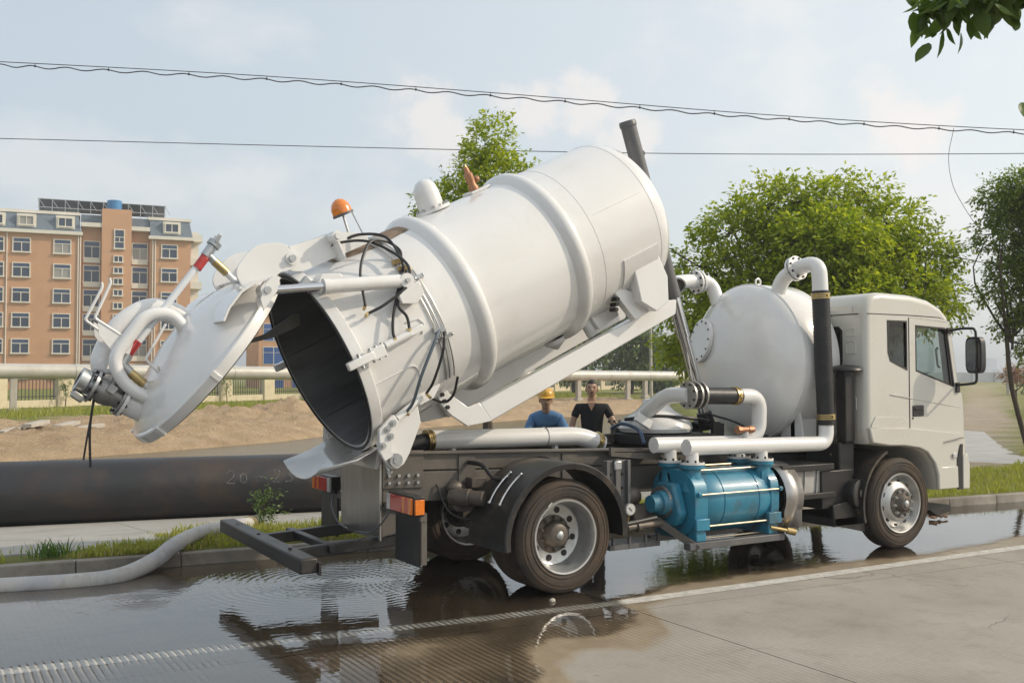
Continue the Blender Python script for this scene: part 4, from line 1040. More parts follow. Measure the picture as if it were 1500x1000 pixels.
# pressed pad + gusset + saddle near the front, both sides
for s in (-1, 1):
    pts = []
    b = MB(); vs_, fs = [], []
    for i in range(6):
        a = 112 + i*6
        for ss in (3.08, 3.56): vs_ += [cyl_p(ss, s*a, .853), cyl_p(ss, s*a, .868)]
    for i in range(5):
        p = 4*i; fs += [(p+1,p+5,p+7,p+3),(p,p+1,p+3,p+2)] if i == 0 else [(p+1,p+5,p+7,p+3)]
        fs += [(p,p+4,p+5,p+1),(p+2,p+3,p+7,p+6)]
    b.add(vs_, fs); TB(b, 'saddle_pad', WHITE)
    y0, y1 = sorted((-s*.72, -s*.40))
    TB(MB().prism([(3.22,-.48),(3.58,-.46),(3.60,-.70),(3.50,-.94),(3.30,-.97),(3.16,-.80)], y0, y1), 'saddle_box', WHITE, .012)
    TB(MB().prism([(2.98,-.62),(3.06,-.58),(3.24,-.74),(3.36,-.97),(3.10,-.97)], *sorted((-s*.60,-s*.50))), 'saddle_gusset', WHITE, .006)
    for (u, w) in ((2.985,-.655),(2.955,-.70),(2.925,-.745)): TB(MB().cyl((u,-s*.50,w-.03), (u,-s*.605,w-.03), .022, seg=8), 'saddle_bolt', BOLT)
    # long support beam under the tank
    yb = sorted((-s*.50, -s*.38))
    TB(MB().prism([(1.13,-.955),(3.66,-.985),(3.78,-1.03),(3.70,-1.165),(1.17,-1.165)], *yb), 'support_beam', WHITE, .012)
    TB(MB().prism([(.76,-.64),(.86,-.62),(.875,-.72),(1.0,-.93),(1.13,-.945),(1.18,-1.165),(.92,-1.09),(.81,-.92),(.755,-.78)], *sorted((-s*.50,-s*.46))), 'hinge_arm', WHITE, .005)
    for (u, w) in ((.80,-.70),(.795,-.765),(.80,-.83)): TB(MB().cyl((u,-s*.45,w), (u,-s*.525,w), .02, seg=8), 'hinge_bolt', BOLT)
    # rear hinge plate with its pin boss
    TB(MB().prism([(-.02,-.78),(.12,-.66),(.30,-.62),(.48,-.64),(.44,-.80),(.22,-1.0),(.14,-1.055),(.06,-1.065),(0,-1.03),(-.025,-.95)], *sorted((-s*.645,-s*.61))), 'hinge_plate', WHITE, .006)
    b = MB(); b.cyl((.065,-s*.60,-.98), (.065,-s*.69,-.98), .062); b.cyl((.065,-s*.69,-.98), (.065,-s*.70,-.98), .03); TB(b, 'hinge_pin', ZINC)
    # rubbing block with three bolts, lower latch
    TB(MB().prism([(-.05,-.83),(.03,-.66),(.21,-.60),(.24,-.68),(.12,-.76),(.05,-.93),(-.04,-.94)], *sorted((-s*.70,-s*.65))), 'latch_claw', WHITE, .008)
    for (u, w) in ((.0,-.80),(.10,-.69),(.17,-.665),(.10,-.76)):
        b = MB(); b.cyl((u,-s*.69,w), (u,-s*.715,w), .030, seg=18); b.cyl((u,-s*.715,w), (u,-s*.73,w), .014, seg=6); TB(b, 'latch_bolt', ZINC)
    b = MB(); b.cyl((.23,-s*.67,-.655), (.55,-s*.63,-.60), .036); TB(b, 'latch_cylinder', WHITE)
    TB(MB().prism([(.50,-.56),(.66,-.50),(.80,-.55),(.66,-.66),(.50,-.66)], *sorted((-s*.64,-s*.60))), 'latch_bracket', WHITE, .006)
    b = MB(); b.cyl((-.02,-s*.62,-.98), (-.02,-s*.62,-1.06), .018); b.cyl((-.02,-s*.62,-1.05), (-.02,-s*.62,-1.075), .035, seg=6); TB(b, 'stop_screw', ZINC)
    # middle latch: claw, yoke and its small cylinder, lying along the near side
    def along(b, s0, s1, deg, r, rad_): return b.cyl(cyl_p(s0, s*deg, r), cyl_p(s1, s*deg, r), rad_, seg=18)
    b = MB()
    q = [(-.10,.95),(-.10,1.00),(.02,1.01),(.16,1.00),(.16,.93),(.05,.92),(-.02,.93),(-.05,.915)]
    b.prism([(u, w) for u, w in q], -.035, .035)
    rot = Matrix.Rotation(s*rad(90), 3, 'X'); b.v = [tuple(rot @ V(p)) for p in b.v]; TB(b, 'latch_claw', WHITE, .008)
    b = MB(); b.box((.20, 0, .955), (.14, .105, .075)); b.v = [tuple(rot @ V(p)) for p in b.v]; TB(b, 'latch_yoke', WHITE, .008)
    for u in (.03, .145, .20, .26):
        b = MB().cyl((u, -.065, .965), (u, .065, .965), .016, seg=8); b.v = [tuple(rot @ V(p)) for p in b.v]; TB(b, 'yoke_pin', ZINC)
    b = MB(); along(b, .30, .56, 89, .93, .036); TB(b, 'latch_cylinder', WHITE)
    b = MB(); along(b, .26, .31, 89, .93, .022); TB(b, 'latch_rod', CHROME)
    b = MB(); b.box((.62, 0, .905), (.16, .06, .07)); b.v = [tuple(Matrix.Rotation(s*rad(89),3,'X') @ V(p)) for p in b.v]; TB(b, 'latch_bracket', WHITE, .008)
    b = MB(); b.tube([cyl_p(.60,s*83,.86), cyl_p(.72,s*84,.86), cyl_p(.75,s*88,.86), cyl_p(.70,s*93,.86)], .008, 6); TB(b, 'pad_edge', WHITE)
    b = MB(); b.tube(fillet([cyl_p(.12,s*108,.858), cyl_p(.52,s*108,.858), cyl_p(.56,s*112,.858), cyl_p(.56,s*125,.858)], .05), .006, 6); TB(b, 'pad_edge', WHITE)
    # door ram: body fixed on the tank side, chromed rod out to the door
    A_, B_ = V((.74,-s*.86,.44)), V((-.43,-s*.84,.85)); d_ = (B_-A_)
    b = MB(); b.cyl(A_+d_*.04, A_+d_*.58, .062, seg=24); b.cyl(A_+d_*.56, A_+d_*.60, .067, seg=24); b.cyl(A_+V((0,s*.06,0)), A_+V((0,-s*.06,0)), .065, seg=20)
    ram = TB(b, 'door_ram', WHITE)
    b = MB(); b.cyl(A_+d_*.58, A_+d_*.96, .036, seg=20); b.build('ram_rod', CHROME, tank)
    b = MB(); b.cyl(B_-d_*.06, B_+d_*.0, .05, seg=16); b.cyl(B_+V((0,s*.07,0)), B_+V((0,-s*.07,0)), .055, seg=20); TB(b, 'ram_eye', WHITE)
    TB(MB().cyl(A_+V((0,-s*.06,0)), A_+V((0,-s*.085,0)), .022, seg=8), 'ram_pin', ZINC); TB(MB().cyl(B_+V((0,-s*.07,0)), B_+V((0,-s*.09,0)), .03, seg=8), 'ram_pin', ZINC)
    TB(MB().prism([(.60,.36),(.84,.40),(.84,.28),(.74,.22),(.60,.28)], *sorted((-s*.93,-s*.76))), 'ram_bracket', WHITE, .008)
# three steel lines wrapped round the shell with clamps
for s0 in (.83, .87, .92):
    TB(MB().tube([cyl_p(s0, a, .866) for a in range(18, 132, 4)], .0075, 6), 'hydraulic_line', ZINC)
for a in (62, 101):
    b = MB(); p, q = cyl_p(.79, a, .87), cyl_p(.97, a, .87); b.bar(p, q, .03, .035, up=cyl_p(0, a, 1)); TB(b, 'line_clamp', ZINC)
    for s0 in (.79, .88, .965): TB(MB().ball(cyl_p(s0, a, .882), .013, 8, 6), 'clamp_nut', ZINC)
for a in (46, 52, 94): 
    TB(MB().bar(cyl_p(.80, a, .88), cyl_p(.90, a+2, .89), .04, .04), 'hose_union', BRASS if a != 94 else ZINC)
# black hoses
H_ = lambda pts, r=.013, mt=None: TB(MB().tube(spline(pts, 8), r, 8), 'hydraulic_hose', mt or HOSE)
H_([cyl_p(.30,66,.97), cyl_p(.42,50,1.06), cyl_p(.66,38,1.08), cyl_p(.84,36,1.0), cyl_p(.92,42,.93), cyl_p(.88,48,.90)])
H_([cyl_p(.28,70,.95), cyl_p(.46,70,.99), cyl_p(.72,66,.99), cyl_p(.84,55,1.0), cyl_p(.70,36,1.05), cyl_p(.52,22,1.02), cyl_p(.40,20,1.0)])
H_([cyl_p(.55,18,1.0), cyl_p(.72,24,1.03), cyl_p(.88,34,1.0), cyl_p(.84,52,.96), cyl_p(.80,56,.90)])
H_([cyl_p(.80,55,.90), cyl_p(.70,62,.94), cyl_p(.50,76,.93), cyl_p(.42,84,.935), cyl_p(.40,88,.955)])
H_([cyl_p(.85,56,.90), cyl_p(.75,62,.95), cyl_p(.58,72,.94), cyl_p(.60,80,.93), cyl_p(.56,87,.955)])
H_([cyl_p(.86,95,.89), cyl_p(.74,99,.95), cyl_p(.52,112,.97), cyl_p(.40,126,.96), cyl_p(.34,134,.93)], .015, surf('grey_hose', (.10,.13,.16), .4))
H_([cyl_p(.90,96,.89), cyl_p(.80,106,.94), cyl_p(.64,120,.95), cyl_p(.58,130,.90)])
H_([cyl_p(.66,140,.86), cyl_p(.80,148,.92), cyl_p(.88,142,.93), cyl_p(.95,132,.88)])
for (s0, a) in ((.40,88),(.56,87),(.30,66),(.28,70),(.34,134),(.58,130)): TB(MB().cyl(cyl_p(s0,a,.90), cyl_p(s0,a,.965), .015, seg=8), 'hose_fitting', BRASS)
# top fittings
b = MB(); prof = [(0,.128),(.02,.128),(.17,.125),(.24,.108),(.285,.075),(.305,.03),(.31,0)]
TB(b.lathe(prof, (1.71,.0,.865), (.06,0,1), 36), 'breather_dome', WHITE)
b = MB(); flange(b, (1.72,0,.862), (0,0,1), .178, .03, 36); TB(b, 'dome_flange', WHITE)
bolts_on(tank, (1.72,0,.885), (0,0,1), .155, 8, .014, .02, ZINC)
b = MB().lathe([(0,.05),(.03,.052),(.06,.038),(.11,.045),(.17,.046),(.19,.03),(.24,.026),(.25,0)], (2.24,0,.875), (0,0,1), 24); b.ball((2.31,0,.97), .035, 12, 8); TB(b, 'safety_valve', BRONZE)
TB(MB().lathe([(.24,.018),(.27,.016),(.275,0)], (2.24,0,.875), (0,0,1), 12), 'valve_tip', BRASS)
TB(MB().box((2.26,0,.862), (.24,.2,.03)), 'valve_pad', WHITE, .008)
b = MB(); vs_, fs = [], []        # rusty walk-way pad between hinge and ring
for i in range(9):
    s0 = .42 + .82*i/8; w0 = 17*(1-.25*abs(i-4)/4)
    for a in (-w0, -w0/2, 0, w0/2, w0): vs_.append(cyl_p(s0, a+8, .862 + .006*nz(s0, a, 3)))
for i in range(8):
    for j in range(4): p = i*5+j; fs.append((p,p+1,p+6,p+5))
TB(b.add(vs_, fs), 'walkway_pad', BROWNPAD)
b = MB(); b.tube(spline([cyl_p(.60,4,.88), cyl_p(.70,16,.93), cyl_p(.84,22,.93), cyl_p(.96,26,.88)]), .016, 8); TB(b, 'hand_rail', ZINC)
# beacon on a thin post
bx, bh = .78, 1.16
TB(MB().cyl((.74,-.10,.86), (.775,-.10,1.15), .012, seg=8), 'beacon_post', ZINC); TB(MB().cyl((.88,-.12,.86), (.86,-.12,1.15), .006, seg=6), 'beacon_wire', ZINC)
b = MB(); b.cyl((bx,-.10,bh-.012), (bx,-.10,bh+.012), .10, seg=28); TB(b, 'beacon_base', GREYPAD)
TB(MB().lathe([(0,.095),(.05,.092),(.09,.078),(.12,.052),(.135,.02),(.137,0)], (bx,-.10,bh+.012), (0,0,1), 28), 'beacon_dome', lens_mat('beacon_amber', (.85,.25,.02)))
TB(MB().box((bx,-.10,bh+.05), (.05,.03,.07)), 'beacon_bulb', ZINC)
# under-tank stubs
TB(MB().cyl((2.77,-.2,-.80), (2.80,-.2,-.99), .062), 'drain_stub', WHITE)
TB(MB().prism([(2.80,-.80),(3.14,-.80),(3.14,-.92),(2.84,-.95)], -.30, -.10), 'drain_box', WHITE, .006)
TB(MB().lathe([(0,.12),(.05,.11),(.12,.02)], (2.4,-.1,-.845), (0,0,-1), 20), 'sump', WHITE)
# hinge arms over the top of the rim
for s in (-1, 1):
    y0, y1 = sorted((-s*.36, -s*.33))
    TB(MB().prism(round_poly([(-.02,.90),(-.02,1.04),(.06,1.09),(.46,1.05),(.60,1.02),(.80,.93),(.80,.84),(.10,.84)], .05), y0, y1), 'hinge_bracket', WHITE, .006)
    b = MB(); b.cyl((.04,-s*.30,.985), (.04,-s*.42,.985), .055); TB(b, 'hinge_boss', WHITE)
    b = MB(); b.cyl((.04,-s*.42,.985), (.04,-s*.43,.985), .022, seg=8); TB(b, 'pin_end', ZINC)
    TB(MB().box((.47,-s*.345,.93), (.02,.30,.26)), 'hinge_web', WHITE, .004)
b = MB(); b.cyl((.48,-.50,1.01), (.48,.50,1.01), .05); b.cyl((.48,-.5,1.01), (.48,-.53,1.01), .03, seg=8); TB(b, 'torque_tube', WHITE)
TB(MB().cyl((.04,-.45,.985), (.04,.45,.985), .03), 'hinge_shaft', ZINC)
TB(MB().box((-.0,-.62,.74), (.10,.08,.12), Matrix.Rotation(-.5,3,'Y')), 'stop_block', ZINC, .01)
TB(MB().prism([(.03,.70),(.12,.78),(.28,.72),(.30,.64),(.05,.62)], -.72, -.55), 'stop_bracket', WHITE, .008)
# drip tray under the rim
dt = MB(); vs_, fs = [], []
for i in range(9):
    y = -.62 + 1.24*i/8
    for (x, z) in ((-1.52, 1.30 + .10*(y/.62)**2), (-1.80, 1.16 + .10*(y/.62)**2), (-2.10, 1.06 + .12*(y/.62)**2)): vs_.append((x, y*(1.0 if x > -1.9 else .8), z))
for i in range(8):
    for j in range(2): p = i*3+j; fs.append((p,p+1,p+4,p+3))
o = dt.add(vs_, fs).build('drip_tray', WHITE, truck); sm = o.modifiers.new('thick', 'SOLIDIFY'); sm.thickness = .012
MB().prism([(-1.55,1.14),(-1.30,1.20),(-1.30,1.26),(-1.52,1.34)], -.42, .42).build('tray_bracket', WHITE, truck, bevel=.01)

# ================================================================== REAR DOOR (local x points into the tank, z towards the hinge)
door = MB().lathe([(.045,.0),(.045,.84),(.05,.90),(.03,.906),(-.035,.906),(-.045,.895),(-.05,.87),(-.10,.815),(-.185,.68),(-.255,.51),(-.30,.33),(-.325,.16),(-.332,0)], ax=(1,0,0), seg=96, up=(0,0,1)).build('tank_door', WHITE, truck, ang=30)
door.location = (-2.953, 0, 2.174); door.rotation_euler = (0, rad(36.8), 0)
DB = lambda b, name, mat, bevel=0.0, ang=38: b.build(name, mat, door, bevel=bevel, ang=ang)
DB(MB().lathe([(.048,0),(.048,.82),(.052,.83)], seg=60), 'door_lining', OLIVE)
DB(MB().torus((.052,0,0), (1,0,0), .86, .014, 80, 8), 'door_seal', BLACK)
for a in (20, 105, 150, 200, 250, 330):
    m = Matrix.Rotation(rad(a), 3, 'X'); b = MB(); b.box((0,0,.912), (.095,.05,.022)); b.v = [tuple(m @ V(p)) for p in b.v]; DB(b, 'rim_lug', WHITE, .004)
for s in (-1, 1):
    y0, y1 = sorted((-s*.37, -s*.40))
    DB(MB().prism(round_poly([(-.08,.54),(-.32,.62),(-.32,.92),(-.15,1.10),(.0,1.11),(.07,1.04),(.05,.94),(-.02,.86),(.02,.60)], .10), y0, y1), 'hinge_plate', WHITE, .006)
    # ram pocket: side plates and a curved web
    y0, y1 = sorted((-s*.90, -s*.62))
    for yl in (.775, .895): DB(MB().prism([(-.02,.40),(-.10,.46),(-.145,.60),(-.13,.69),(-.08,.70),(-.03,.60)], *sorted((-s*yl,-s*(yl+.018)))), 'ram_cheek', WHITE, .005)
    DB(MB().prism([(-.22,.14),(-.255,.26),(-.255,.42),(-.215,.56),(-.13,.69),(-.115,.67),(-.195,.545),(-.235,.42),(-.235,.26),(-.205,.15)], *sorted((-s*.88,-s*.46))), 'ram_web', WHITE, .003)
    DB(MB().prism([(-.04,.20),(-.22,.15),(-.24,.30),(-.24,.42),(-.20,.55),(-.13,.66),(-.05,.60)], *sorted((-s*.47,-s*.455))), 'ram_gusset', WHITE, .004)
    b = MB(); b.cyl((-.085,-s*.80,.57), (-.085,-s*.90,.57), .055); DB(b, 'ram_boss', WHITE)
DB(MB().box((-.16,0,.80), (.02,.78,.36), Matrix.Rotation(.3,3,'Y')), 'hinge_web', WHITE, .004)
# discharge valve at the bottom of the door
ax = V((-.92,0,-.17)).normalized(); c0 = V((-.13,0,-.68))
at2 = lambda t: c0 + ax*t
DB(MB().cyl(at2(0), at2(.17), .115), 'valve_neck', WHITE)
b = MB(); flange(b, at2(.18), ax, .148, .026); DB(b, 'flange', WHITE); bolts_on(door, at2(.193), ax, .125, 8, .014, .04)
b = MB(); flange(b, at2(.206), ax, .145, .024); b.lathe([(.206,.098),(.25,.092),(.30,.112),(.36,.116),(.41,.098),(.44,.094)], c0, ax, 32); b.box(at2(.33)+V((0,-.12,.03)), (.07,.08,.07)); b.cyl(at2(.33)+V((0,-.06,.06)), at2(.33)+V((-.03,-.08,.17)), .028); DB(b, 'ball_valve', CASTAL, .004)
b = MB(); flange(b, at2(.45), ax, .145, .024); DB(b, 'flange', ZINC); bolts_on(door, at2(.45), ax, .122, 8, .014, .036)
b = MB(); b.lathe([(.46,.084),(.49,.088),(.505,.104),(.575,.104),(.58,.085),(.58,.06)], c0, ax, 32); DB(b, 'hose_coupling', ZINC)
DB(MB().bar(at2(.52)+V((0,0,.11)), at2(.41)+V((0,-.05,.165)), .03, .04), 'coupling_lever', CASTAL, .006); DB(MB().bar(at2(.55)+V((0,0,-.11)), at2(.45)+V((0,-.04,-.15)), .03, .04), 'coupling_lever', CASTAL, .006); DB(MB().box(at2(.50)+V((0,-.06,-.135)), (.10,.08,.06)), 'coupling_foot', CASTAL, .01)
# pipework on the outer face
DB(MB().tube(fillet([(-.14,-.14,-.60), (-.40,-.14,-.63), (-.60,-.14,-.52), (-.62,-.14,-.06), (-.46,-.14,.08), (-.27,-.14,.03)], .17, 8), .053, 20), 'bypass_pipe', WHITE)
DB(MB().tube(fillet([(-.40,.16,-.66), (-.62,.18,-.58), (-.70,.2,-.24), (-.60,.2,.06), (-.38,.2,.16), (-.18,.2,.14)], .17, 8), .095, 20), 'outlet_pipe', WHITE)
DB(MB().tube([(-.52,-.08,-.40), (-.535,-.08,.58)], .030, 14), 'sight_tube', CLEARTUBE)
for z in (-.40, .52): DB(MB().cyl((-.525,-.08,z), (-.53,-.08,z+.13), .041, seg=16), 'red_sleeve', RED)
b = MB(); b.tube(fillet([(-.52,-.08,-.40), (-.51,-.08,-.50), (-.42,-.08,-.51)], .05), .042, 14); DB(b, 'sight_elbow', ZINC)
DB(MB().cyl((-.44,-.08,-.51), (-.27,-.08,-.52), .038, seg=12), 'sight_union', BRASS)
DB(MB().cyl((-.30,-.08,-.52), (-.14,-.08,-.52), .03), 'sight_stub', WHITE)
b = MB(); b.cyl((-.535,-.08,.65), (-.54,-.08,.76), .044, seg=16); b.tube([(-.54,-.08,.68), (-.44,-.08,.665)], .035, 12); b.cyl((-.54,-.08,.76), (-.54,-.08,.81), .06, seg=16)
for s in (-1, 1): b.bar((-.54,-.08+s*.055,.79), (-.56,-.08+s*.06,.87), .02, .03)
DB(b, 'sight_coupling', ZINC, .003)
DB(MB().cyl((-.45,-.08,.667), (-.30,-.08,.655), .038, seg=12), 'sight_union', BRASS)
DB(MB().cyl((-.32,-.08,.655), (-.16,-.08,.64), .028), 'sight_stub', WHITE)
# thin guard rods, straps, spout lip
for dy, q in ((-.12, [(-1.02,.0),(-.99,-.02),(-.91,-.33),(-.58,-.31)]), (.10, [(-1.03,-.03),(-1.0,-.06),(-.94,-.36),(-.64,-.36)])):
    DB(MB().tube(fillet([(u, dy, w) for u, w in q], .02, 3), .012, 8), 'guard_rod', WHITE)
    DB(MB().prism([(-.88,-.33),(-.55,-.31),(-.52,-.40),(-.64,-.46),(-.80,-.42)], *sorted((dy-.005, dy+.005))), 'guard_plate', WHITE)
DB(MB().tube(fillet([(-.46,-.24,-.04), (-.41,-.24,-.37), (-.13,-.24,-.42)], .02, 3), .011, 8), 'strap', WHITE)
DB(MB().prism([(-.16,-.30),(-.30,-.36),(-.13,-.46)], -.30, -.22), 'strap_foot', WHITE)
# dark level-float blade on the inside
DB(MB().prism([(.05,.10),(.10,.16),(.26,.42),(.36,.73),(.40,.74),(.46,.67),(.44,.62),(.33,.43),(.16,.22),(.05,-.02)], -.23, -.17), 'float_blade', OLIVE, .004)
# rope hanging from the coupling (world-vertical)
b = MB(); b.tube(spline([(-3.86,.0,1.80), (-3.885,.01,1.55), (-3.88,.0,1.24)]), .010, 6); b.tube(spline([(-3.85,.03,1.80), (-3.90,.03,1.5), (-3.93,.02,1.30)]), .008, 6)
b.build('hanging_rope', BOLT, truck)

# ================================================================== CAB
cab_out = [(4.06,1.40),(4.06,2.68),(4.075,2.78),(4.12,2.86),(4.20,2.915),(4.32,2.935),(4.85,2.925),(5.18,2.88),(5.40,2.80),(5.53,2.70),(5.60,2.60),(5.655,2.25),(5.71,1.90),(5.79,1.76),(5.845,1.58),(5.865,1.20),(5.86,.95),(5.845,.66),(5.62,.635),(5.30,.63),(5.275,.80),(5.21,.95),(5.09,1.07),(4.92,1.14),(4.70,1.165),(4.40,1.175),(4.12,1.21),(4.075,1.30)]
def inset(poly, d):
    n = len(poly); out = []
    for i in range(n):
        a, b, c = V(poly[i-1]), V(poly[i]), V(poly[(i+1) % n])
        n1 = V((-(b-a).y, (b-a).x)).normalized(); n2 = V((-(c-b).y, (c-b).x)).normalized()
        m = (n1+n2); m = m.normalized() if m.length > 1e-6 else n1
        k = d/max(.45, m.dot(n1)); out.append(tuple(b - m*k))     # outline runs clockwise in x-z
    return out
def ccw(p): return sum((p[i][0]*p[(i+1) % len(p)][1]-p[(i+1) % len(p)][0]*p[i][1]) for i in range(len(p)))
if ccw(cab_out) > 0: cab_out.reverse()
WIN_DOOR = [(4.905,2.035),(4.905,2.575),(5.45,2.555),(5.50,2.52),(5.625,1.87),(5.60,1.845)]
WIN_Q = [(4.47,2.15),(4.43,2.25),(4.425,2.62),(4.765,2.62),(4.765,2.045)]
REAR_WIN = [[(-.86,2.13),(-.86,2.50),(-.82,2.54),(-.28,2.54),(-.24,2.50),(-.24,2.13),(-.28,2.09),(-.82,2.09)], [(.24,2.13),(.24,2.50),(.28,2.54),(.82,2.54),(.86,2.50),(.86,2.13),(.82,2.09),(.28,2.09)]]
def cab_shell(inner):
    b = MB(); W = 1.20 - inner; r = .075; base = inset(cab_out, inner) if inner else cab_out; n = len(base)
    rings = []
    for s in (-1, 1):
        seq = []
        for k in range(6):
            t = pi/2*k/5; seq.append((s*(W - r*(1-cos(t))), inset(base, r*(1-sin(t)))))
        rings.append(seq)
    ys = [y for y, _ in rings[0]] ; polys = [p for _, p in rings[0]]
    allr = list(zip(ys, polys)) + [(-1.02, base), (1.02, base)] + [(y, p) for y, p in reversed(rings[1])]
    idx = []
    for y, p in allr: o = len(b.v); b.v += [(u, y, w) for u, w in p]; idx.append(o)
    def seg_kind(i):
        p, q = base[i], base[(i+1) % n]; mx, mz = (p[0]+q[0])/2, (p[1]+q[1])/2
        if mx < 4.12 and 1.45 < mz < 2.66: return 'rear'
        if mx > 5.5 and 1.92 < mz < 2.60: return 'screen'
        if mz < 1.25 and mx < 5.30: return 'arch' if mz > .62 else 'x'
        return ''
    for k in range(len(idx)-1):
        mid = k == 6
        for i in range(n):
            sk = seg_kind(i)
            if mid and sk in ('screen', 'rear'): continue
            b.f.append((idx[k]+i, idx[k]+(i+1) % n, idx[k+1]+(i+1) % n, idx[k+1]+i))
    # side panels with window openings
    for s, (y, p) in ((-1, allr[0]), (1, allr[-1])):
        loops = [p, WIN_DOOR, WIN_Q]; flat = [q for l in loops for q in l]
        tris = tessellate_polygon([[V((u, w, 0)) for u, w in l] for l in loops]); o = len(b.v)
        b.v += [(u, y, w) for u, w in flat]; b.f += [tuple(o+t for t in tri) for tri in tris]
    # rear wall with two windows (centre part)
    rx = min(u for u, w in base); lo = [q for q in base if q[0] < rx+.02]; z0, z1 = min(w for u, w in lo), max(w for u, w in lo)
    loops = [[(-1.02,z0),(1.02,z0),(1.02,z1),(-1.02,z1)]] + REAR_WIN; flat = [q for l in loops for q in l]
    tris = tessellate_polygon([[V((u, w, 0)) for u, w in l] for l in loops]); o = len(b.v)
    b.v += [(rx, u, w) for u, w in flat]; b.f += [tuple(o+t for t in tri) for tri in tris]
    return b
cab = cab_shell(0).build('cab', CABW, truck, ang=32)
cab_shell(.035).build('cab_trim', INTERIOR, cab, ang=32)
CB = lambda b, name, mat, bevel=0.0, ang=38: b.build(name, mat, cab, bevel=bevel, ang=ang)
def pane(poly, y0, y1, name, mat): return CB(MB().prism(poly, y0, y1), name, mat)
def frame_strip(poly, y, w, t, name, mat):
    inn = inset(poly if ccw(poly) < 0 else poly[::-1], w); out = poly if ccw(poly) < 0 else poly[::-1]; n = len(out); b = MB()
    vs_ = [(u, y, q) for u, q in out] + [(u, y, q) for u, q in inn] + [(u, y+t, q) for u, q in out] + [(u, y+t, q) for u, q in inn]; fs = []
    for i in range(n):
        j = (i+1) % n; fs += [(i,j,n+j,n+i),(2*n+i,3*n+i,3*n+j,2*n+j),(i,2*n+i,2*n+j,j),(n+i,n+j,3*n+j,3*n+i)]
    return CB(b.add(vs_, fs), name, mat)
for s in (-1, 1):
    pane(WIN_DOOR, s*1.185-.003, s*1.185+.003, 'side_window', GLASS); pane(WIN_Q, s*1.185-.003, s*1.185+.003, 'quarter_window', GLASS_DK)
    frame_strip(WIN_DOOR, s*1.203-.004, .022, .008, 'window_seal', BLACK); frame_strip(WIN_Q, s*1.203-.004, .02, .008, 'window_seal', BLACK)
    MB_ = MB(); MB_.prism([(5.455,2.55),(5.50,2.52),(5.625,1.87),(5.57,1.87)], s*1.195-.004, s*1.195+.004); CB(MB_, 'window_post', BLACK)
    # door skin, slightly proud, and its shut line
    D_ = [(4.80,1.30),(4.80,2.655),(5.50,2.62),(5.555,2.56),(5.68,1.90),(5.77,1.74),(5.79,1.50),(5.79,1.235),(5.30,1.235),(5.05,1.24)]
    o_ = D_ if ccw(D_) < 0 else D_[::-1]; loops = [o_, WIN_DOOR]; flat = [q for l in loops for q in l]
    tris = tessellate_polygon([[V((u, w, 0)) for u, w in l] for l in loops]); b = MB()
    n0 = len(flat); b.v = [(u, s*1.2005, w) for u, w in flat] + [(u, s*1.207, w) for u, w in flat]
    b.f = [tuple(t) for t in tris] + [tuple(i+n0 for i in t) for t in tris]
    st = 0
    for l in loops:
        m = len(l)
        for i in range(m): b.f.append((st+i, st+(i+1) % m, n0+st+(i+1) % m, n0+st+i))
        st += m
    dr = CB(b, 'door', CABW, .002)
    CB(MB().tube([(u, s*1.202, w) for u, w in o_ + [o_[0]]], .0055, 6), 'shut_line', BOLT)  # dark tube stands in for the shade inside the door gap
    CB(MB().tube([(4.46,s*1.207,1.77),(4.80,s*1.209,1.725),(5.40,s*1.210,1.645),(5.74,s*1.205,1.60)], .005, 6), 'crease', CABW)
    CB(MB().tube([(4.10,s*1.199,2.685),(4.85,s*1.200,2.685),(5.35,s*1.199,2.675),(5.56,s*1.19,2.64)], .0055, 6), 'roof_gutter', BOLT)
    CB(MB().box((4.94, s*1.208, 1.575), (.20,.02,.13)), 'handle_recess', BLACK, .03)
    CB(MB().box((4.94, s*1.219, 1.60), (.15,.02,.04)), 'door_handle', BLACK, .012)
    CB(MB().cyl((4.845, s*1.206, 1.49), (4.845, s*1.213, 1.49), .012, seg=10), 'door_lock', BOLT)
    # stepped panel behind the door and the flared wheel-arch lip
    CB(MB().prism([(4.14,1.44),(4.20,1.52),(4.70,1.50),(4.76,1.42),(4.76,1.37),(4.12,1.40)], *sorted((s*1.20, s*1.213))), 'corner_panel', CABW, .006)
    lip = [(4.07,1.40),(4.80,1.375),(5.45,1.31),(5.74,1.285),(5.76,1.25),(5.36,1.20),(5.31,.95),(5.315,.64),(5.27,.64),(5.265,.82),(5.20,.965),(5.08,1.085),(4.92,1.15),(4.70,1.18),(4.40,1.19),(4.12,1.23)]
    CB(MB().prism(lip, *sorted((s*1.19, s*1.238))), 'wheel_arch', CABW, .014)
    CB(MB().prism([(5.31,.64),(5.31,.90),(5.66,.90),(5.67,.64)], *sorted((s*1.19, s*1.215))), 'bumper_side', CABW, .01)
    CB(MB().box((5.60, s*1.217, 1.03), (.075,.014,.055)), 'side_indicator', LENS_WHT, .008)
    CB(MB().prism([(5.66,.62),(5.66,1.0),(5.72,1.16),(5.76,1.16),(5.74,.62)], *sorted((s*1.195, s*1.212))), 'bumper_gap', BLACK)
    CB(MB().prism([(5.745,.62),(5.75,1.0),(5.83,1.05),(5.88,.9),(5.87,.62)], *sorted((s*1.12, s*1.222))), 'bumper_corner', CABW, .01)
    # mirror
    mr = MB(); mr.tube(fillet([(5.52,s*1.20,2.52), (5.56,s*1.36,2.545), (5.58,s*1.52,2.54), (5.58,s*1.53,2.40)], .05), .016, 8); mr.tube(fillet([(5.58,s*1.53,2.05), (5.58,s*1.53,1.90), (5.60,s*1.42,1.885), (5.66,s*1.20,1.87)], .05), .016, 8)
    mr.box((5.53,s*1.205,2.52), (.10,.05,.07)); mr.box((5.665,s*1.21,1.84), (.06,.04,.12))
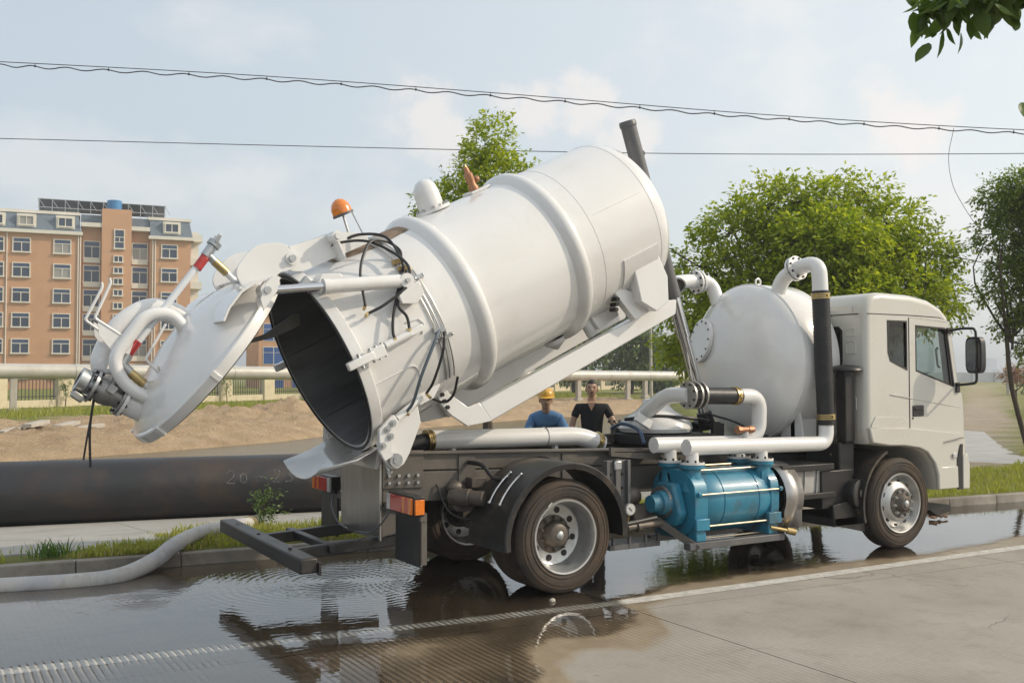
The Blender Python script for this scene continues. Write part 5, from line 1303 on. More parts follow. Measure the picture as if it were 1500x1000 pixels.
    mo = mr.build('mirror', BLACK, truck)
    h = MB(); q = []
    for k in range(20):
        a = 2*pi*k/20; c_, s_ = cos(a), sin(a)
        q.append((s*1.53 + .105*math.copysign(abs(c_)**.45, c_), 2.225 + .215*math.copysign(abs(s_)**.45, s_)))
    h.prism(q, 5.52, 5.61, 'x'); h.build('mirror_housing', BLACK, mo, bevel=.015)
    q2 = [(s*1.53 + (y-s*1.53)*.82, 2.225 + (z-2.225)*.88) for y, z in q]
    MB().prism(q2, 5.512, 5.518, 'x').build('mirror_glass', MIRROR, mo)
CB(MB().add([(5.602,-1.02,2.58),(5.602,1.02,2.58),(5.71,1.02,1.925),(5.71,-1.02,1.925)], [(0,1,2,3)]), 'windscreen', GLASS)
for i, w in enumerate(REAR_WIN):
    CB(MB().prism(w, 4.068, 4.073, 'x'), 'rear_window', GLASS_DK); 
    out = [(u, q) for u, q in w]
    b = MB(); b.tube([(4.058, u, q) for u, q in w + [w[0]]], .014, 6); CB(b, 'window_seal', BLACK)
# pressed ribs on the rear wall
for (y0, y1, z0, z1) in ((-1.06,-.93,2.44,2.52),(-1.06,-.93,2.24,2.38),(-1.06,-.93,1.6,1.75),(-.15,.15,2.1,2.5),(-.8,-.2,1.6,1.95)):
    CB(MB().tube(fillet([(4.058,y0,z0),(4.058,y1,z0),(4.058,y1,z1),(4.058,y0,z1),(4.058,y0,z0)], .03, 3), .008, 6), 'pressed_rib', CABW)
CB(MB().tube([(4.057,-1.1,2.685),(4.057,1.1,2.685)], .006, 6), 'wall_seam', BOLT)
# interior
for y in (-.55, .5):
    b = MB(); b.box((4.72,y,1.52), (.5,.5,.16)); b.box((4.50,y,1.86), (.14,.48,.62), Matrix.Rotation(-.15,3,'Y')); b.box((4.45,y,2.22), (.09,.26,.16)); CB(b, 'seat', INTERIOR, .04)
b = MB(); b.prism([(5.25,1.50),(5.25,1.80),(5.35,1.88),(5.60,1.86),(5.70,1.78),(5.70,1.5)], -1.1, 1.1); CB(b, 'dashboard', INTERIOR, .03)
b = MB(); sw = V((5.20,.5,1.93)); b.torus(sw, V((-.75,0,.66)), .22, .018, 32, 8); b.cyl(sw, V((5.42,.5,1.82)), .025); b.bar(sw+V((0,-.2,0)), sw+V((0,.2,0)), .03, .02); CB(b, 'steering_wheel', BLACK)
b = MB(); b.box((5.2,-1.12,1.80),(.5,.05,.06)); b.tube(fillet([(5.44,-1.12,2.32),(5.44,-1.09,2.30),(5.47,-1.09,2.10),(5.47,-1.12,2.08)],.03,3),.014,6); CB(b, 'grab_handle', INTERIOR)
# aerial and roof mark light
b = MB(); b.cyl((5.30,-1.02,2.83), (5.28,-1.05,2.90), .018, .01, seg=8); b.cyl((5.28,-1.05,2.90), (5.34,-1.05,3.42), .0045, .003, seg=6); CB(b, 'aerial', BOLT)
b = MB(); b.prism([(5.86,.66),(5.93,.70),(5.95,1.05),(5.88,1.20)], -1.1, 1.1); CB(b, 'front_bumper', CABW, .02)
b = MB(); b.box((5.868,0,1.45), (.03,1.7,.36)); CB(b, 'grille', BLACK, .01)
# ================================================================== THINGS AROUND THE TRUCK
# --- big black steel pipe on the verge
PIPE_M = surf('tarred_steel', (0.017, 0.018, 0.021), 0.40, var=0.3, scale=1.6, dirt=(0.08, 0.045, 0.024), dirt_amt=0.5, dirt_scale=0.9, stretch=(1.0, 1, 1), bmp=0.2, bscale=14, dirt_pos=(0.50, 0.68))
pa, pb = V((-16.0, pipe_y(-16), .20)), V((9.5, pipe_y(9.5), .20)); pd = (pb-pa).normalized(); PR = .497
steel_pipe = MB().lathe([(0,PR-.03),(0,PR-.005),(.02,PR),(8.9,PR),(8.92,PR+.004),(8.96,PR+.004),(8.98,PR),((pb-pa).length-.02,PR),((pb-pa).length,PR-.005),((pb-pa).length,PR-.03),(0,PR-.03)], pa, pd, 64).build('steel_pipe', PIPE_M)
tag(steel_pipe, 'large black tarred steel pipe lying along the verge behind the truck', 'pipe')
# chalk figures on its side
CHALK, nt, b_ = newmat('chalk'); nt.nodes.remove(b_)
df = N(nt, 'ShaderNodeBsdfDiffuse'); df.inputs[0].default_value = (.30,.30,.30,1); tr_ = N(nt, 'ShaderNodeBsdfTransparent'); mx = N(nt, 'ShaderNodeMixShader')
nt.links.new(math_(nt, 'MULTIPLY', ramp(nt, noise_tex(nt, 30, 4, .7, coords(nt)), .30, .70), .75), mx.inputs[0]); nt.links.new(tr_.outputs[0], mx.inputs[1]); nt.links.new(df.outputs[0], mx.inputs[2]); nt.links.new(mx.outputs[0], nt.nodes['Material Output'].inputs[0])
STROKES = {'2': [[(0,.8),(.25,1),(.5,.85),(.45,.55),(0,0),(.55,0)]], '0': [[(.05,.1),(.05,.6),(.25,.75),(.45,.6),(.45,.1),(.25,0),(.05,.1)]], '-': [[(0,.45),(.55,.45)]], '3': [[(0,1),(.4,1),(.5,.8),(.2,.55),(.5,.35),(.4,.05),(0,0)]]}
b = MB(); ox = 0; T0 = 15.45
def on_pipe(t, u): # t along, u up the near side
    a = math.asin(max(-1, min(1, u/PR))); side = V((pd.y, -pd.x, 0))
    return pa + pd*t + side*((PR+.002)*cos(a)) + V((0,0,(PR+.002)*sin(a)))
for ch, adv in (('2',.20),('0',.24),('-',.26),('2',.20),('3',.20)):
    for st in STROKES[ch]:
        pts = []
        for (x0, y0), (x1, y1) in zip(st, st[1:]):
            for k in range(5): f = k/5; pts.append(on_pipe(T0+ox+(x0+(x1-x0)*f)*.23, .10+(y0+(y1-y0)*f)*.19))
        pts.append(on_pipe(T0+ox+st[-1][0]*.23, .10+st[-1][1]*.19)); b.tube(pts, .009, 5)
    ox += adv
b.build('chalk_figures', CHALK, steel_pipe)

# --- white suction hose lying over the kerb
def hose_mat():
    m, nt, b = newmat('canvas_hose'); vec = coords(nt)
    n1 = noise_tex(nt, 3, 5, .6, vec); n2 = noise_tex(nt, 9, 6, .7, vec)
    c = mixc(nt, ramp(nt, n1, .35, .65), (.50,.48,.44), (.40,.40,.42)); c = mixc(nt, math_(nt,'MULTIPLY',ramp(nt,n2,.5,.75),.6), c, (.26,.21,.16))
    nt.links.new(c, b.inputs['Base Color']); b.inputs['Roughness'].default_value = .7; return m
hp = spline([(-7.0,2.2,.045),(-6.0,2.0,.045),(-5.2,1.75,.045),(-4.42,1.58,.045),(-3.75,1.45,.045),(-3.37,1.50,.055),(-3.0,1.80,.12),(-2.75,2.05,.215),(-2.37,2.58,.235),(-1.92,3.15,.185),(-1.43,3.76,.125)], 14)
pts, rs = [], []
for i in range(len(hp)-1):
    for k in range(3):
        pts.append(hp[i].lerp(hp[i+1], k/3)); rs.append(.082 if len(pts) % 2 else .078)
hose = MB().tube(pts, rs, 18).build('suction_hose', hose_mat()); tag(hose, 'dirty white ribbed hose draped over the kerb into the puddle', 'hose')
MB().tube([hp[-3], hp[-1]], [.094,.094], 20).build('hose_end', BRASS, hose)
MB().torus(hp[-1], (hp[-1]-hp[-3]), .088, .014, 24, 8).build('end_ring', BLACK, hose)

# --- insulated pipeline on posts
LAG = surf('pipe_lagging', (.52,.50,.45), .42, metal=.15, var=.10, scale=1.2, dirt=(.36,.30,.22), dirt_amt=.5, dirt_scale=1.0, bmp=.25, bscale=3)
CONC = surf('pale_concrete', (.46,.42,.36), .85, var=.12, scale=2, dirt=(.3,.25,.2), dirt_amt=.5, bmp=.2)
q0, q1 = V((-26.0,39.2,2.30)), V((60.0,52.0,1.76)); ql = (q1-q0).normalized()
pipeline = empty('pipeline', None, (q0.x, q0.y, 0)); tag(pipeline, 'silver lagged heating pipeline on concrete posts across the background', 'pipeline')
PLB = lambda b, n, m, bevel=0: (setattr(b, 'v', [tuple(V(p)-V((q0.x,q0.y,0))) for p in b.v]), b.build(n, m, pipeline, bevel=bevel))[1]
L_ = (q1-q0).length; k = 0.0
while k < L_:
    e = min(L_, k+4.0); PLB(MB().cyl(q0+ql*k, q0+ql*(e-.02), .355, seg=32), 'pipe_length', LAG); PLB(MB().cyl(q0+ql*(e-.12), q0+ql*(e+.1), .372, seg=32), 'joint_band', LAG); k = e
for X in (-24.5,-18,-12,-6.4,-1.07,5.15,13.8,20.0,25.96,34.3,39.1,40.9,48,55):
    t = (X-q0.x)/ql.x; p = q0+ql*t; g = ground_at(p.x, p.y)[0]
    PLB(MB().box((p.x,p.y,(g-.3+p.z-.33)/2), (.30,.30,p.z-.33-g+.3)), 'support_post', CONC, .02)
    PLB(MB().box((p.x,p.y,g+.08), (.5,.5,.2)), 'post_footing', CONC, .03)

# --- boundary wall with cream piers and iron railings
CREAM = surf('cream_render', (.62,.54,.38), .85, var=.08, scale=1.2, dirt=(.42,.33,.22), dirt_amt=.5, bmp=.1)
IRON = surf('railing_iron', (.05,.042,.036), .6, scale=5)
f0, f1 = V((-22.0,37.0,.1)), V((96.0,104.5,.1)); fd = (f1-f0).normalized()
wall = empty('boundary_wall', None, (f0.x, f0.y, 0)); tag(wall, 'low cream boundary wall with wide piers and iron railings before the apartments', 'wall')
frot = Matrix.Rotation(math.atan2(fd.y, fd.x), 3, 'Z')
def WB(b, n, m, bevel=0):
    b.v = [tuple(V(p)-V((f0.x,f0.y,0))) for p in b.v]; return b.build(n, m, wall, bevel=bevel)
pier_m = rail_m = None; FL = (f1-f0).length; step = 3.95; i = 0
while i*step < FL:
    p = f0 + fd*(i*step)
    if pier_m is None:
        b = MB(); b.box(p+V((0,0,1.05)), (1.0,.5,2.1), frot); b.box(p+V((0,0,2.15)), (1.14,.62,.12), frot); pier_m = WB(b, 'pier', CREAM, .03); base_loc = p.copy()
        b = MB(); b.box(p+fd*step/2+V((0,0,.22)), (step-1.0,.24,.62), frot); low_m = WB(b, 'wall_panel', CREAM, .02)
        b = MB()
        for r in range(14): c = p+fd*(.6+r*(step-1.2)/13); b.box(c+V((0,0,1.13)), (.03,.03,1.2), frot)
        for z in (.72,1.62): b.box(p+fd*step/2+V((0,0,z)), (step-1.0,.04,.05), frot)
        rail_m = WB(b, 'railing', IRON)
    else:
        for o in (pier_m, low_m, rail_m): inst(o, wall, p-base_loc)
    i += 1

# --- apartment block
fu = V((.992,-.126,0)).normalized(); fn = V((-.126,-.992,0)).normalized(); O_ = V((5.88,123.4,0))
apt = empty('apartment_building', None, (O_.x, O_.y, 0)); tag(apt, 'six storey terracotta apartment block with white framed windows and grey mansard roof', 'building')
arot = Matrix((fu, -fn, V((0,0,1)))).transposed()
TERRA = surf('terracotta_render', (.54,.305,.175), .85, var=.06, scale=.4, dirt=(.36,.20,.12), dirt_amt=.35, dirt_scale=.5)
TERRA2 = surf('stair_tower_render', (.56,.32,.185), .85, var=.05, scale=.4)
TRIMW = surf('white_trim', (.70,.66,.58), .7, var=.05, scale=1)
SLATE = surf('slate_roof', (.13,.165,.20), .7, var=.15, scale=1.2, bmp=.2, bscale=8)
WGLASS, nt, b_ = newmat('far_glazing'); b_.inputs['Base Color'].default_value = (.035,.055,.10,1); b_.inputs['Roughness'].default_value = .12
oi_ = N(nt, 'ShaderNodeObjectInfo').outputs['Random']
nt.links.new(mixc(nt, ramp(nt, oi_, .72, .80), mixc(nt, oi_, (.020,.032,.062), (.055,.08,.13)), (.30,.29,.27)), b_.inputs['Base Color'])
UPPER = surf('tinted_light', (.045,.075,.16), .2, var=.2, scale=2)
def AB(b, n, m, parent=None, bevel=0):   # local u (along), d (out of the facade), z
    b.v = [tuple(fu*p[0] + fn*p[1] + V((0,0,p[2]))) for p in b.v]; return b.build(n, m, parent or apt, bevel=bevel)
def blk(u0, u1, d0, d1, z0, z1, b=None): return (b or MB()).box(((u0+u1)/2,(d0+d1)/2,(z0+z1)/2), (u1-u0,d1-d0,z1-z0))
AB(blk(-34, 6.55, -12, 0, -.5, 18.85), 'wall', TERRA); AB(blk(14.4, 19.3, -12, 0, -.5, 18.85), 'wall', TERRA)
AB(blk(6.552, 8.85, -12, -.9, -.5, 20.4), 'recess_wall', TERRA); AB(blk(12.25, 14.398, -12, -.9, -.5, 20.2), 'recess_wall', TERRA)
AB(blk(8.852, 12.248, -9, .35, -.5, 22.3), 'stair_tower', TERRA2)
AB(blk(19.3, 20.4, -11, -1.2, -.5, 20.2), 'side_wing', TRIMW)
for z in (4.0,7.0,10.0,13.0,16.0,19.0): AB(blk(19.32, 20.75, -3.2, -.3, z-.15, z+.75), 'balcony', TRIMW)
for (a, c) in ((-34.4,6.7),(14.25,19.7)):
    AB(blk(a, c, -12.4, .55, 18.85, 19.25), 'eaves', TRIMW)
    b = MB(); z0, z1 = 19.25, 21.4
    b.hexa([(a+.2,-12,z0),(c-.2,-12,z0),(c-.2,.3,z0),(a+.2,.3,z0),(a+.2,-11,z1),(c-.5,-11,z1),(c-.5,-.9,z1),(a+.2,-.9,z1)]); rf = AB(b, 'mansard_roof', SLATE)
    AB(blk(a, c-.3, -11.2, -.75, 21.4, 21.75), 'roof_coping', TRIMW)
AB(blk(6.5, 8.86, -1.1, .25, 20.0, 20.5), 'recess_coping', TRIMW); AB(blk(12.24, 14.4, -1.1, .25, 19.8, 20.3), 'recess_coping', TRIMW)
AB(blk(6.5,8.86,-6,-1.0,20.5,21.6), 'recess_roof', SLATE); AB(blk(12.24,14.4,-6,-1.0,20.3,21.5), 'recess_roof', SLATE)
proto = {}
def window(u, z, w, h, d=0.0, kind='std'):
    key = (w, h, kind)
    if key not in proto:
        b = MB(); t = .12
        blk(-w/2-t, w/2+t, 0, .14, h/2, h/2+t, b); blk(-w/2-t-.06, w/2+t+.06, 0, .26, -h/2-t-.05, -h/2, b); blk(-w/2-t, -w/2, 0, .14, -h/2, h/2, b); blk(w/2, w/2+t, 0, .14, -h/2, h/2, b)
        if kind == 'std':
            blk(-w/2, w/2, .02, .10, h*.18, h*.18+.09, b); blk(-.045, .045, .02, .10, -h/2, h*.18, b)
        elif kind == 'twin': blk(-.05, .05, .02, .10, -h/2, h/2, b)
        elif kind == 'tall':
            blk(-w/2, w/2, .02, .1, h*.1, h*.1+.09, b); blk(-w/2, w/2, .02, .1, -h*.18, -h*.18+.09, b); blk(-.04,.04,.02,.1,-h*.18,h*.1,b)
        win = AB(b, 'window', TRIMW); win.location = fu*u + fn*d + V((0,0,z))
        b = MB(); blk(-w/2, w/2, .012, .03, -h/2, h/2, b); pn = AB(b, 'pane', WGLASS, win)
        if kind == 'std':
            b = MB(); blk(-w/2+.02, w/2-.02, .031, .045, h*.18+.1, h/2-.01, b); AB(b, 'top_light', UPPER, win)
        proto[key] = win
    else:
        copy_tree(proto[key], apt, fu*u + fn*d + V((0,0,z)))
for z in (2.35,5.35,8.45,11.42,14.42,17.40):
    for u in (-15.4,-11.2,-7.0,-2.8,.02,4.45,16.75): window(u, z, 1.75, 1.55)
    for u in (7.75, 13.3): window(u, z-.1, 1.7, 1.95, -.9); AB(blk(u-.95, u+.95, -.9, -.62, z-1.72, z-1.12), 'window_apron', TRIMW)
for z in (4.4,5.9,7.45,8.95,10.4,12.0,13.4,14.75,16.15): window(10.75, z, .9, .62, .35, 'twin')
window(10.85, 18.6, 1.0, 2.2, .35, 'tall')
for u in (-11.2,-7,-2.8,.5,4.75,17.0):
    AB(blk(u-1.05, u+1.05, -1.4, .12, 19.55, 21.15), 'dormer', TRIMW); window(u, 20.35, 1.45, .95, .12, 'twin')
for u in (-1.55, 6.2, 6.45, 14.75, 15.05): AB(MB().tube([(u,.10,.2),(u,.10,18.8)], .07, 8), 'downpipe', TRIMW)
# solar collectors and water tank on the roof
def on_apt(b): b.v = [tuple(O_ + fu*p[0] + fn*p[1] + V((0,0,p[2]))) for p in b.v]; return b
sol = on_apt(MB().hexa([(1.6,-7,22.6),(16.6,-7,22.6),(16.6,-6.8,22.6),(1.6,-6.8,22.6),(1.6,-5.0,23.9),(16.6,-5.0,23.9),(16.6,-4.8,23.9),(1.6,-4.8,23.9)])).build('solar_collectors', surf('collector_glass', (.035,.045,.06), .25, scale=2)); tag(sol, 'dark solar water heater rack on the apartment roof', 'solar panel')
b = MB()
for k in range(11):
    u = 1.7+k*1.48; b.bar((u,-4.7,21.6), (u,-4.75,23.9), .07, .07); b.bar((u,-4.7,23.8), (u+.7,-4.7,22.7), .06, .06)
b.bar((1.5,-4.7,23.85),(16.7,-4.7,23.85),.07,.07); b.bar((1.5,-4.7,22.8),(16.7,-4.7,22.8),.07,.07)
on_apt(b).build('rack_frame', ZINC, sol)
wtk = on_apt(MB().lathe([(0,0),(0,.85),(.9,.87),(1.25,.87),(1.3,.8),(1.35,0)], (10.3,-1.4,22.3), (0,0,1), 28)).build('roof_water_tank', surf('blue_tank', (.035,.19,.42), .4, scale=2)); tag(wtk, 'blue drum water tank on top of the stair tower', 'water tank')

# --- second building seen between door and tank
off = V((34.0, 118.0, 0)); ob = empty('office_building', None, (off.x, off.y, 0)); tag(ob, 'low terracotta building with large blue windows beside the apartments', 'building')
OB = lambda b, n, m, p=None: (setattr(b, 'v', [tuple(fu*q[0]+fn*q[1]+V((0,0,q[2]))) for q in b.v]), b.build(n, m, p or ob))[1]
OB(blk(-1, 17, -10, 0, -.5, 9.6), 'wall', TERRA); OB(blk(-1.3, 17.3, -10.2, .3, 9.6, 10.0), 'parapet', TRIMW)
BLUEW = surf('blue_glazing', (.03,.085,.27), .15, var=.25, scale=.6)
for z in (.9, 4.4, 7.4):
    for u in (.9, 4.6, 8.3, 12, 15.7):
        w = OB(blk(u-1.35,u+1.35,0,.06,z-1.15,z+1.15), 'window', TRIMW); w.location = (0,0,0)
        for s_ in (-1, 1):
            for (a_, c_) in ((-1.07,.35),(.42,1.07)): OB(blk(u+s_*.66-.6,u+s_*.66+.6,.06,.09,z+a_,z+c_), 'pane', BLUEW, w)

# --- concrete slabs lying on the bank
for k, (x, y, a, l, lab) in enumerate(((-3.4,27.2,.55,.9,'leftmost of the concrete planks lying on the dirt bank'),(-2.35,28.0,.5,1.0,'second concrete plank from the left on the dirt bank'),(-1.5,28.5,.52,1.1,'third concrete plank from the left on the dirt bank'),(-.5,29.0,.5,1.2,'fourth concrete plank from the left on the dirt bank'),(.15,28.4,.0,1.0,'rightmost concrete plank lying flat on the dirt bank'))):
    z = ground_at(x, y)[0]; m = Matrix.Rotation(a+.4, 3, 'Z') @ Matrix.Rotation(-.08, 3, 'Y')
    o = MB().box((0,0,0), (l,.34,.13), m).build('concrete_plank', CONC, loc=(x,y,z+.16), bevel=.01); tag(o, lab, 'plank', 'concrete planks on the bank')

# ================================================================== TREES AND PLANTS
def leaf_mat(name, c1, c2, trans=.35):
    m, nt, b = newmat(name); nt.nodes.remove(b)
    g = N(nt, 'ShaderNodeNewGeometry'); rnd = g.outputs['Random Per Island']
    c = mixc(nt, rnd, c1, c2)
    df = N(nt, 'ShaderNodeBsdfPrincipled'); df.inputs['Roughness'].default_value = .45; nt.links.new(c, df.inputs['Base Color'])
    tl = N(nt, 'ShaderNodeBsdfTranslucent'); nt.links.new(mixc(nt, 1.0, c, (1.25,1.3,.6), 'MULTIPLY'), tl.inputs[0])
    mx = N(nt, 'ShaderNodeMixShader'); mx.inputs[0].default_value = trans
    nt.links.new(df.outputs[0], mx.inputs[1]); nt.links.new(tl.outputs[0], mx.inputs[2]); nt.links.new(mx.outputs[0], nt.nodes['Material Output'].inputs[0]); return m
LEAF = leaf_mat('camphor_leaves', (.18,.265,.018), (.48,.51,.05), .48); LEAF_D = leaf_mat('dark_leaves', (.10,.17,.022), (.25,.31,.045), .45); LEAF_F = leaf_mat('far_leaves', (.08,.14,.028), (.18,.23,.055)); GRASS_M = leaf_mat('grass_blades', (.22,.255,.03), (.40,.39,.08), .4); STRAW = leaf_mat('dry_grass', (.26,.21,.09), (.40,.32,.16))
BARK = surf('bark', (.075,.055,.04), .9, var=.3, scale=6, bmp=.5, bscale=14)
def leaf_cloud(rng, blobs, n, size, droop=.35, shell=.55):
    """leaves spread through the volume of several blobs, gathered on twigs"""
    vs_, fs = [], []; tot = sum(r[0]*r[1]*r[2] for _, r in blobs)
    for c, r in blobs:
        m = int(n*r[0]*r[1]*r[2]/tot); twigs = max(3, m//14)
        for _ in range(twigs):
            d = V((rng.gauss(0,1), rng.gauss(0,1), rng.gauss(0,1))).normalized(); q = (shell + (1-shell)*rng.random())*rng.uniform(.8,1.08)
            t0 = V(c) + V((d.x*r[0]*q, d.y*r[1]*q, d.z*r[2]*q)); td = (d + V((rng.gauss(0,.5), rng.gauss(0,.5), rng.gauss(0,.4)-.2))).normalized()
            for k in range(14):
                p = t0 + td*size*rng.uniform(-.6,2.8) + V((rng.gauss(0,.5), rng.gauss(0,.5), rng.gauss(0,.5)))*size*.9
                ax_ = (td + V((rng.gauss(0,.7), rng.gauss(0,.7), rng.gauss(0,.5)-droop))).normalized(); sd = ax_.cross(V((rng.gauss(0,.45)+.25, rng.gauss(0,.45)-.15, 1.0))).normalized()
                L = size*rng.uniform(.7,1.3); W_ = L*.26; up = ax_.cross(sd)*L*.06; o = len(vs_)
                vs_ += [p, p+ax_*L*.45+sd*W_-up, p+ax_*L, p+ax_*L*.45-sd*W_-up]; fs += [(o,o+1,o+2),(o,o+2,o+3)]
    me = bpy.data.meshes.new('crown'); me.from_pydata([tuple(v) for v in vs_], [], fs); me.update(); return me
def limb(b, p0, p1, r0, r1, rng, n=6, wob=.12):
    pts = []; dv = V((rng.gauss(0,.5), rng.gauss(0,.5), .2))
    for k in range(n+1):
        t = k/n; p = V(p0).lerp(V(p1), t); w = wob*(V(p1)-V(p0)).length*sin(pi*t); pts.append(p + dv*w + V((rng.gauss(0,.06), rng.gauss(0,.06), 0))*w)
    b.tube(pts, [r0+(r1-r0)*k/n for k in range(n+1)], 9); return pts
def tree(name, label, base, trunk_h, r0, blobs, n, size, mat, seed, group=None, lean=(0,0), cat='tree'):
    rng = random.Random(seed); t = empty(name, None, base); b = MB(); top = V((lean[0], lean[1], trunk_h))
    limb(b, (0,0,-.2), top, r0, r0*.7, rng)
    for c, r in blobs:
        mid = top.lerp(V(c), .35) + V((0,0,-.1)); limb(b, top*rng.uniform(.75,1.0), V(c), r0*.5, r0*.12, rng, 6, .25)
        for _ in range(4):
            d = V((rng.gauss(0,1)*r[0], rng.gauss(0,1)*r[1], rng.gauss(0,.6)*r[2]))*.6; limb(b, V(c)-d*.3, V(c)+d, r0*.16, r0*.04, rng, 4, .2)
    b.build('trunk', BARK, t)
    me = leaf_cloud(rng, blobs, n, size); me.materials.append(mat); o = bpy.data.objects.new('crown', me); COL.objects.link(o); o.parent = t
    tag(t, label, cat, group); return t
def rblobs(seed, cx, cy, cz, rx, ry, rz, n, k=.42):
    rng = random.Random(seed); out = []
    for i in range(n):
        d = V((rng.gauss(0,1), rng.gauss(0,1), rng.gauss(0,1))).normalized()*rng.uniform(.35,.72); s = rng.uniform(.75,1.25)*k
        out.append(((cx+d.x*rx, cy+d.y*ry, cz+d.z*rz), (rx*s, ry*s, rz*s*.85)))
    return out
tree('street_tree', 'broad bright green tree rising behind the cab and white vessel', (11.9,6.55,.13), 2.2, .15, rblobs(3, -.1,.05,3.7, 2.3,2.3,1.9, 18, .44) + rblobs(4, -.9,.55,2.9, 2.3,2.2,1.3, 10, .45) + [((x-11.9, y-6.55, z-.13), (r, r, r*.8)) for x, y, z, r in ((10.3,7.5,5.1,.8),(10.85,7.1,5.6,.75),(11.45,6.75,5.75,.7),(12.0,6.4,5.65,.8),(12.7,5.97,5.85,.62),(13.2,5.7,5.2,.8),(13.75,5.4,4.55,.85),(9.75,7.8,4.3,.75),(9.5,7.95,3.5,.7),(12.2,6.0,4.6,1.1),(11.2,6.4,4.5,1.1),(13.0,5.2,3.7,1.0),(10.6,6.7,3.7,1.0),(13.9,5.2,3.6,.7),(12.0,5.4,3.4,1.0))], 125000, .125, LEAF, 3)
SLIM = [((0,0,7.3),(.55,.55,.75)),((.1,.1,6.5),(.85,.85,.7)),((-.45,.3,5.7),(.95,1.0,.8)),((.75,-.4,5.6),(.95,.9,.75)),((-.9,.5,4.9),(.9,1,.7)),((1.1,-.7,4.8),(.9,.9,.6)),((.2,.2,4.5),(1.2,1.2,.9)),((-.3,0,3.5),(1.3,1.3,.7)),((.9,-.5,3.2),(1.1,1.0,.6))]
tree('street_tree', 'slender green tree whose top shows above the raised tank', (4.28,7.72,-.32), 2.6, .11, [((c[0]*.98,c[1]*.98,2.5+(c[2]-2)*.79), (r[0]*.92,r[1]*.92,r[2]*.79)) for c, r in SLIM], 48000, .09, LEAF, 5)
tree('street_tree', 'thin leaning tree with dark leaves at the right edge', (15.95,4.2,.13), 3.2, .06, [((x-15.95, y-4.2, z-.13), (r, r, r*.85)) for x, y, z, r in ((15.21,4.48,5.9,.42),(15.6,4.25,6.05,.5),(15.55,4.31,5.35,.5),(15.1,4.6,5.05,.38),(15.45,4.41,4.2,.45),(15.16,4.6,3.8,.32),(15.65,4.32,3.5,.42),(15.4,4.49,3.05,.25),(15.95,4.1,2.6,.4),(16.1,4.06,4.6,.75),(16.2,3.9,5.7,.8),(16.3,3.9,3.5,.7))], 34000, .085, LEAF_D, 9, lean=(-.55,.25))
# roadside tree just out of the frame; one bough hangs into the top corner
rng = random.Random(21); rt = empty('roadside_tree', None, (1.6,-7.4,0)); b = MB()
limb(b, (0,0,-.1), (-.1,.2,4.6), .12, .08, rng); pts_b = limb(b, (-.1,.2,4.4), (-1.2,1.45,4.22), .045, .02, rng, 6, .1); limb(b, (-1.2,1.45,4.22), (-1.85,2.05,4.02), .018, .006, rng, 5, .1); limb(b, (-1.2,1.45,4.22), (-1.5,1.75,4.15), .012, .004, rng)
b.build('trunk', BARK, rt)
lm = bpy.data.meshes.new('leaf'); prof = [(0,0),(.12,.16),(.30,.25),(.52,.24),(.75,.14),(1,0)]
vv, ff = [], []
for u, w in prof: vv += [(u*.105, w*.105, -.010*sin(pi*u)+abs(w)*.03), (u*.105, 0, -.014*sin(pi*u)), (u*.105, -w*.105, -.010*sin(pi*u)+abs(w)*.03)]
for k in range(5): p = k*3; ff += [(p,p+1,p+4,p+3),(p+1,p+2,p+5,p+4)]
lm.from_pydata(vv, [], ff); lm.shade_smooth(); lm.materials.append(leaf_mat('near_leaf', (.06,.11,.015), (.11,.17,.03), .40))
first = None
for k in range(290):
    t = rng.random(); c = V((-1.2,1.45,4.25)).lerp(V((-1.9,2.08,4.02)), t**.8) if k < 282 else V((-1.46,1.80,3.55))
    p = c + V((rng.gauss(0,.11), rng.gauss(0,.11), rng.gauss(0,.07)+.03)) if k < 282 else c + V((rng.gauss(0,.07)+.12, rng.gauss(0,.07)-.08, rng.gauss(0,.05)))
    o = bpy.data.objects.new('leaf', lm); COL.objects.link(o); o.parent = rt; o.location = p
    o.rotation_euler = (rng.gauss(0,.6), rng.uniform(.35,1.35), rng.uniform(0,2*pi)); s_ = rng.uniform(1.0,1.7); o.scale = (s_,s_,s_)
tag(rt, 'overhanging leafy bough in the top right corner', 'tree')
# trees beyond the pond
k = 0
for (x, y, h, w, lab) in ((36,58,9.0,5.2,'round tree beyond the pipeline, seen under the raised tank'),(43,61,9.6,5.0,'tall tree beyond the pipeline above the white beam'),(50,62.5,10.2,5.2,'tallest of the trees beyond the pipeline, left of the distant pole'),(47.5,68,9.0,5.0,'tree half hidden behind its neighbours above the helmeted man'),(29,54.5,8.0,4.6,'leftmost low tree beyond the pipeline under the tank'),(71,78,6.6,4.6,'small tree right of the distant pole'),(79,82,6.2,4.4,'small tree close to the lift cylinder in the distance'),(55.5,66,6.5,4.0,'low dense tree just left of the distant pole')):
    g = ground_at(x, y)[0]
    tree('field_tree', lab, (x,y,g), h*.22, .16, rblobs(40+k, 0,0,h*.52, w*.55,w*.55,h*.46, 14, .46), 12000, .34, LEAF_F, 60+k, 'trees beyond the pipeline'); k += 1
# right-hand side: young trees beside the dirt track
tree('sapling', 'young pink flowering tree beside the dirt track', (38.3,18.8,.2), 1.1, .05, [((-.1,.1,1.75),(.55,.55,.30)),((.35,-.2,1.95),(.6,.6,.36))], 2600, .09, leaf_mat('pink_blossom', (.35,.13,.12), (.30,.20,.09)), 31)
tree('roadside_shrub', 'low green bush at the far end of the dirt track', (80,43,.2), .5, .08, [((0,0,1.4),(2.0,2.0,1.3))], 1500, .25, LEAF_F, 33, cat='bush')
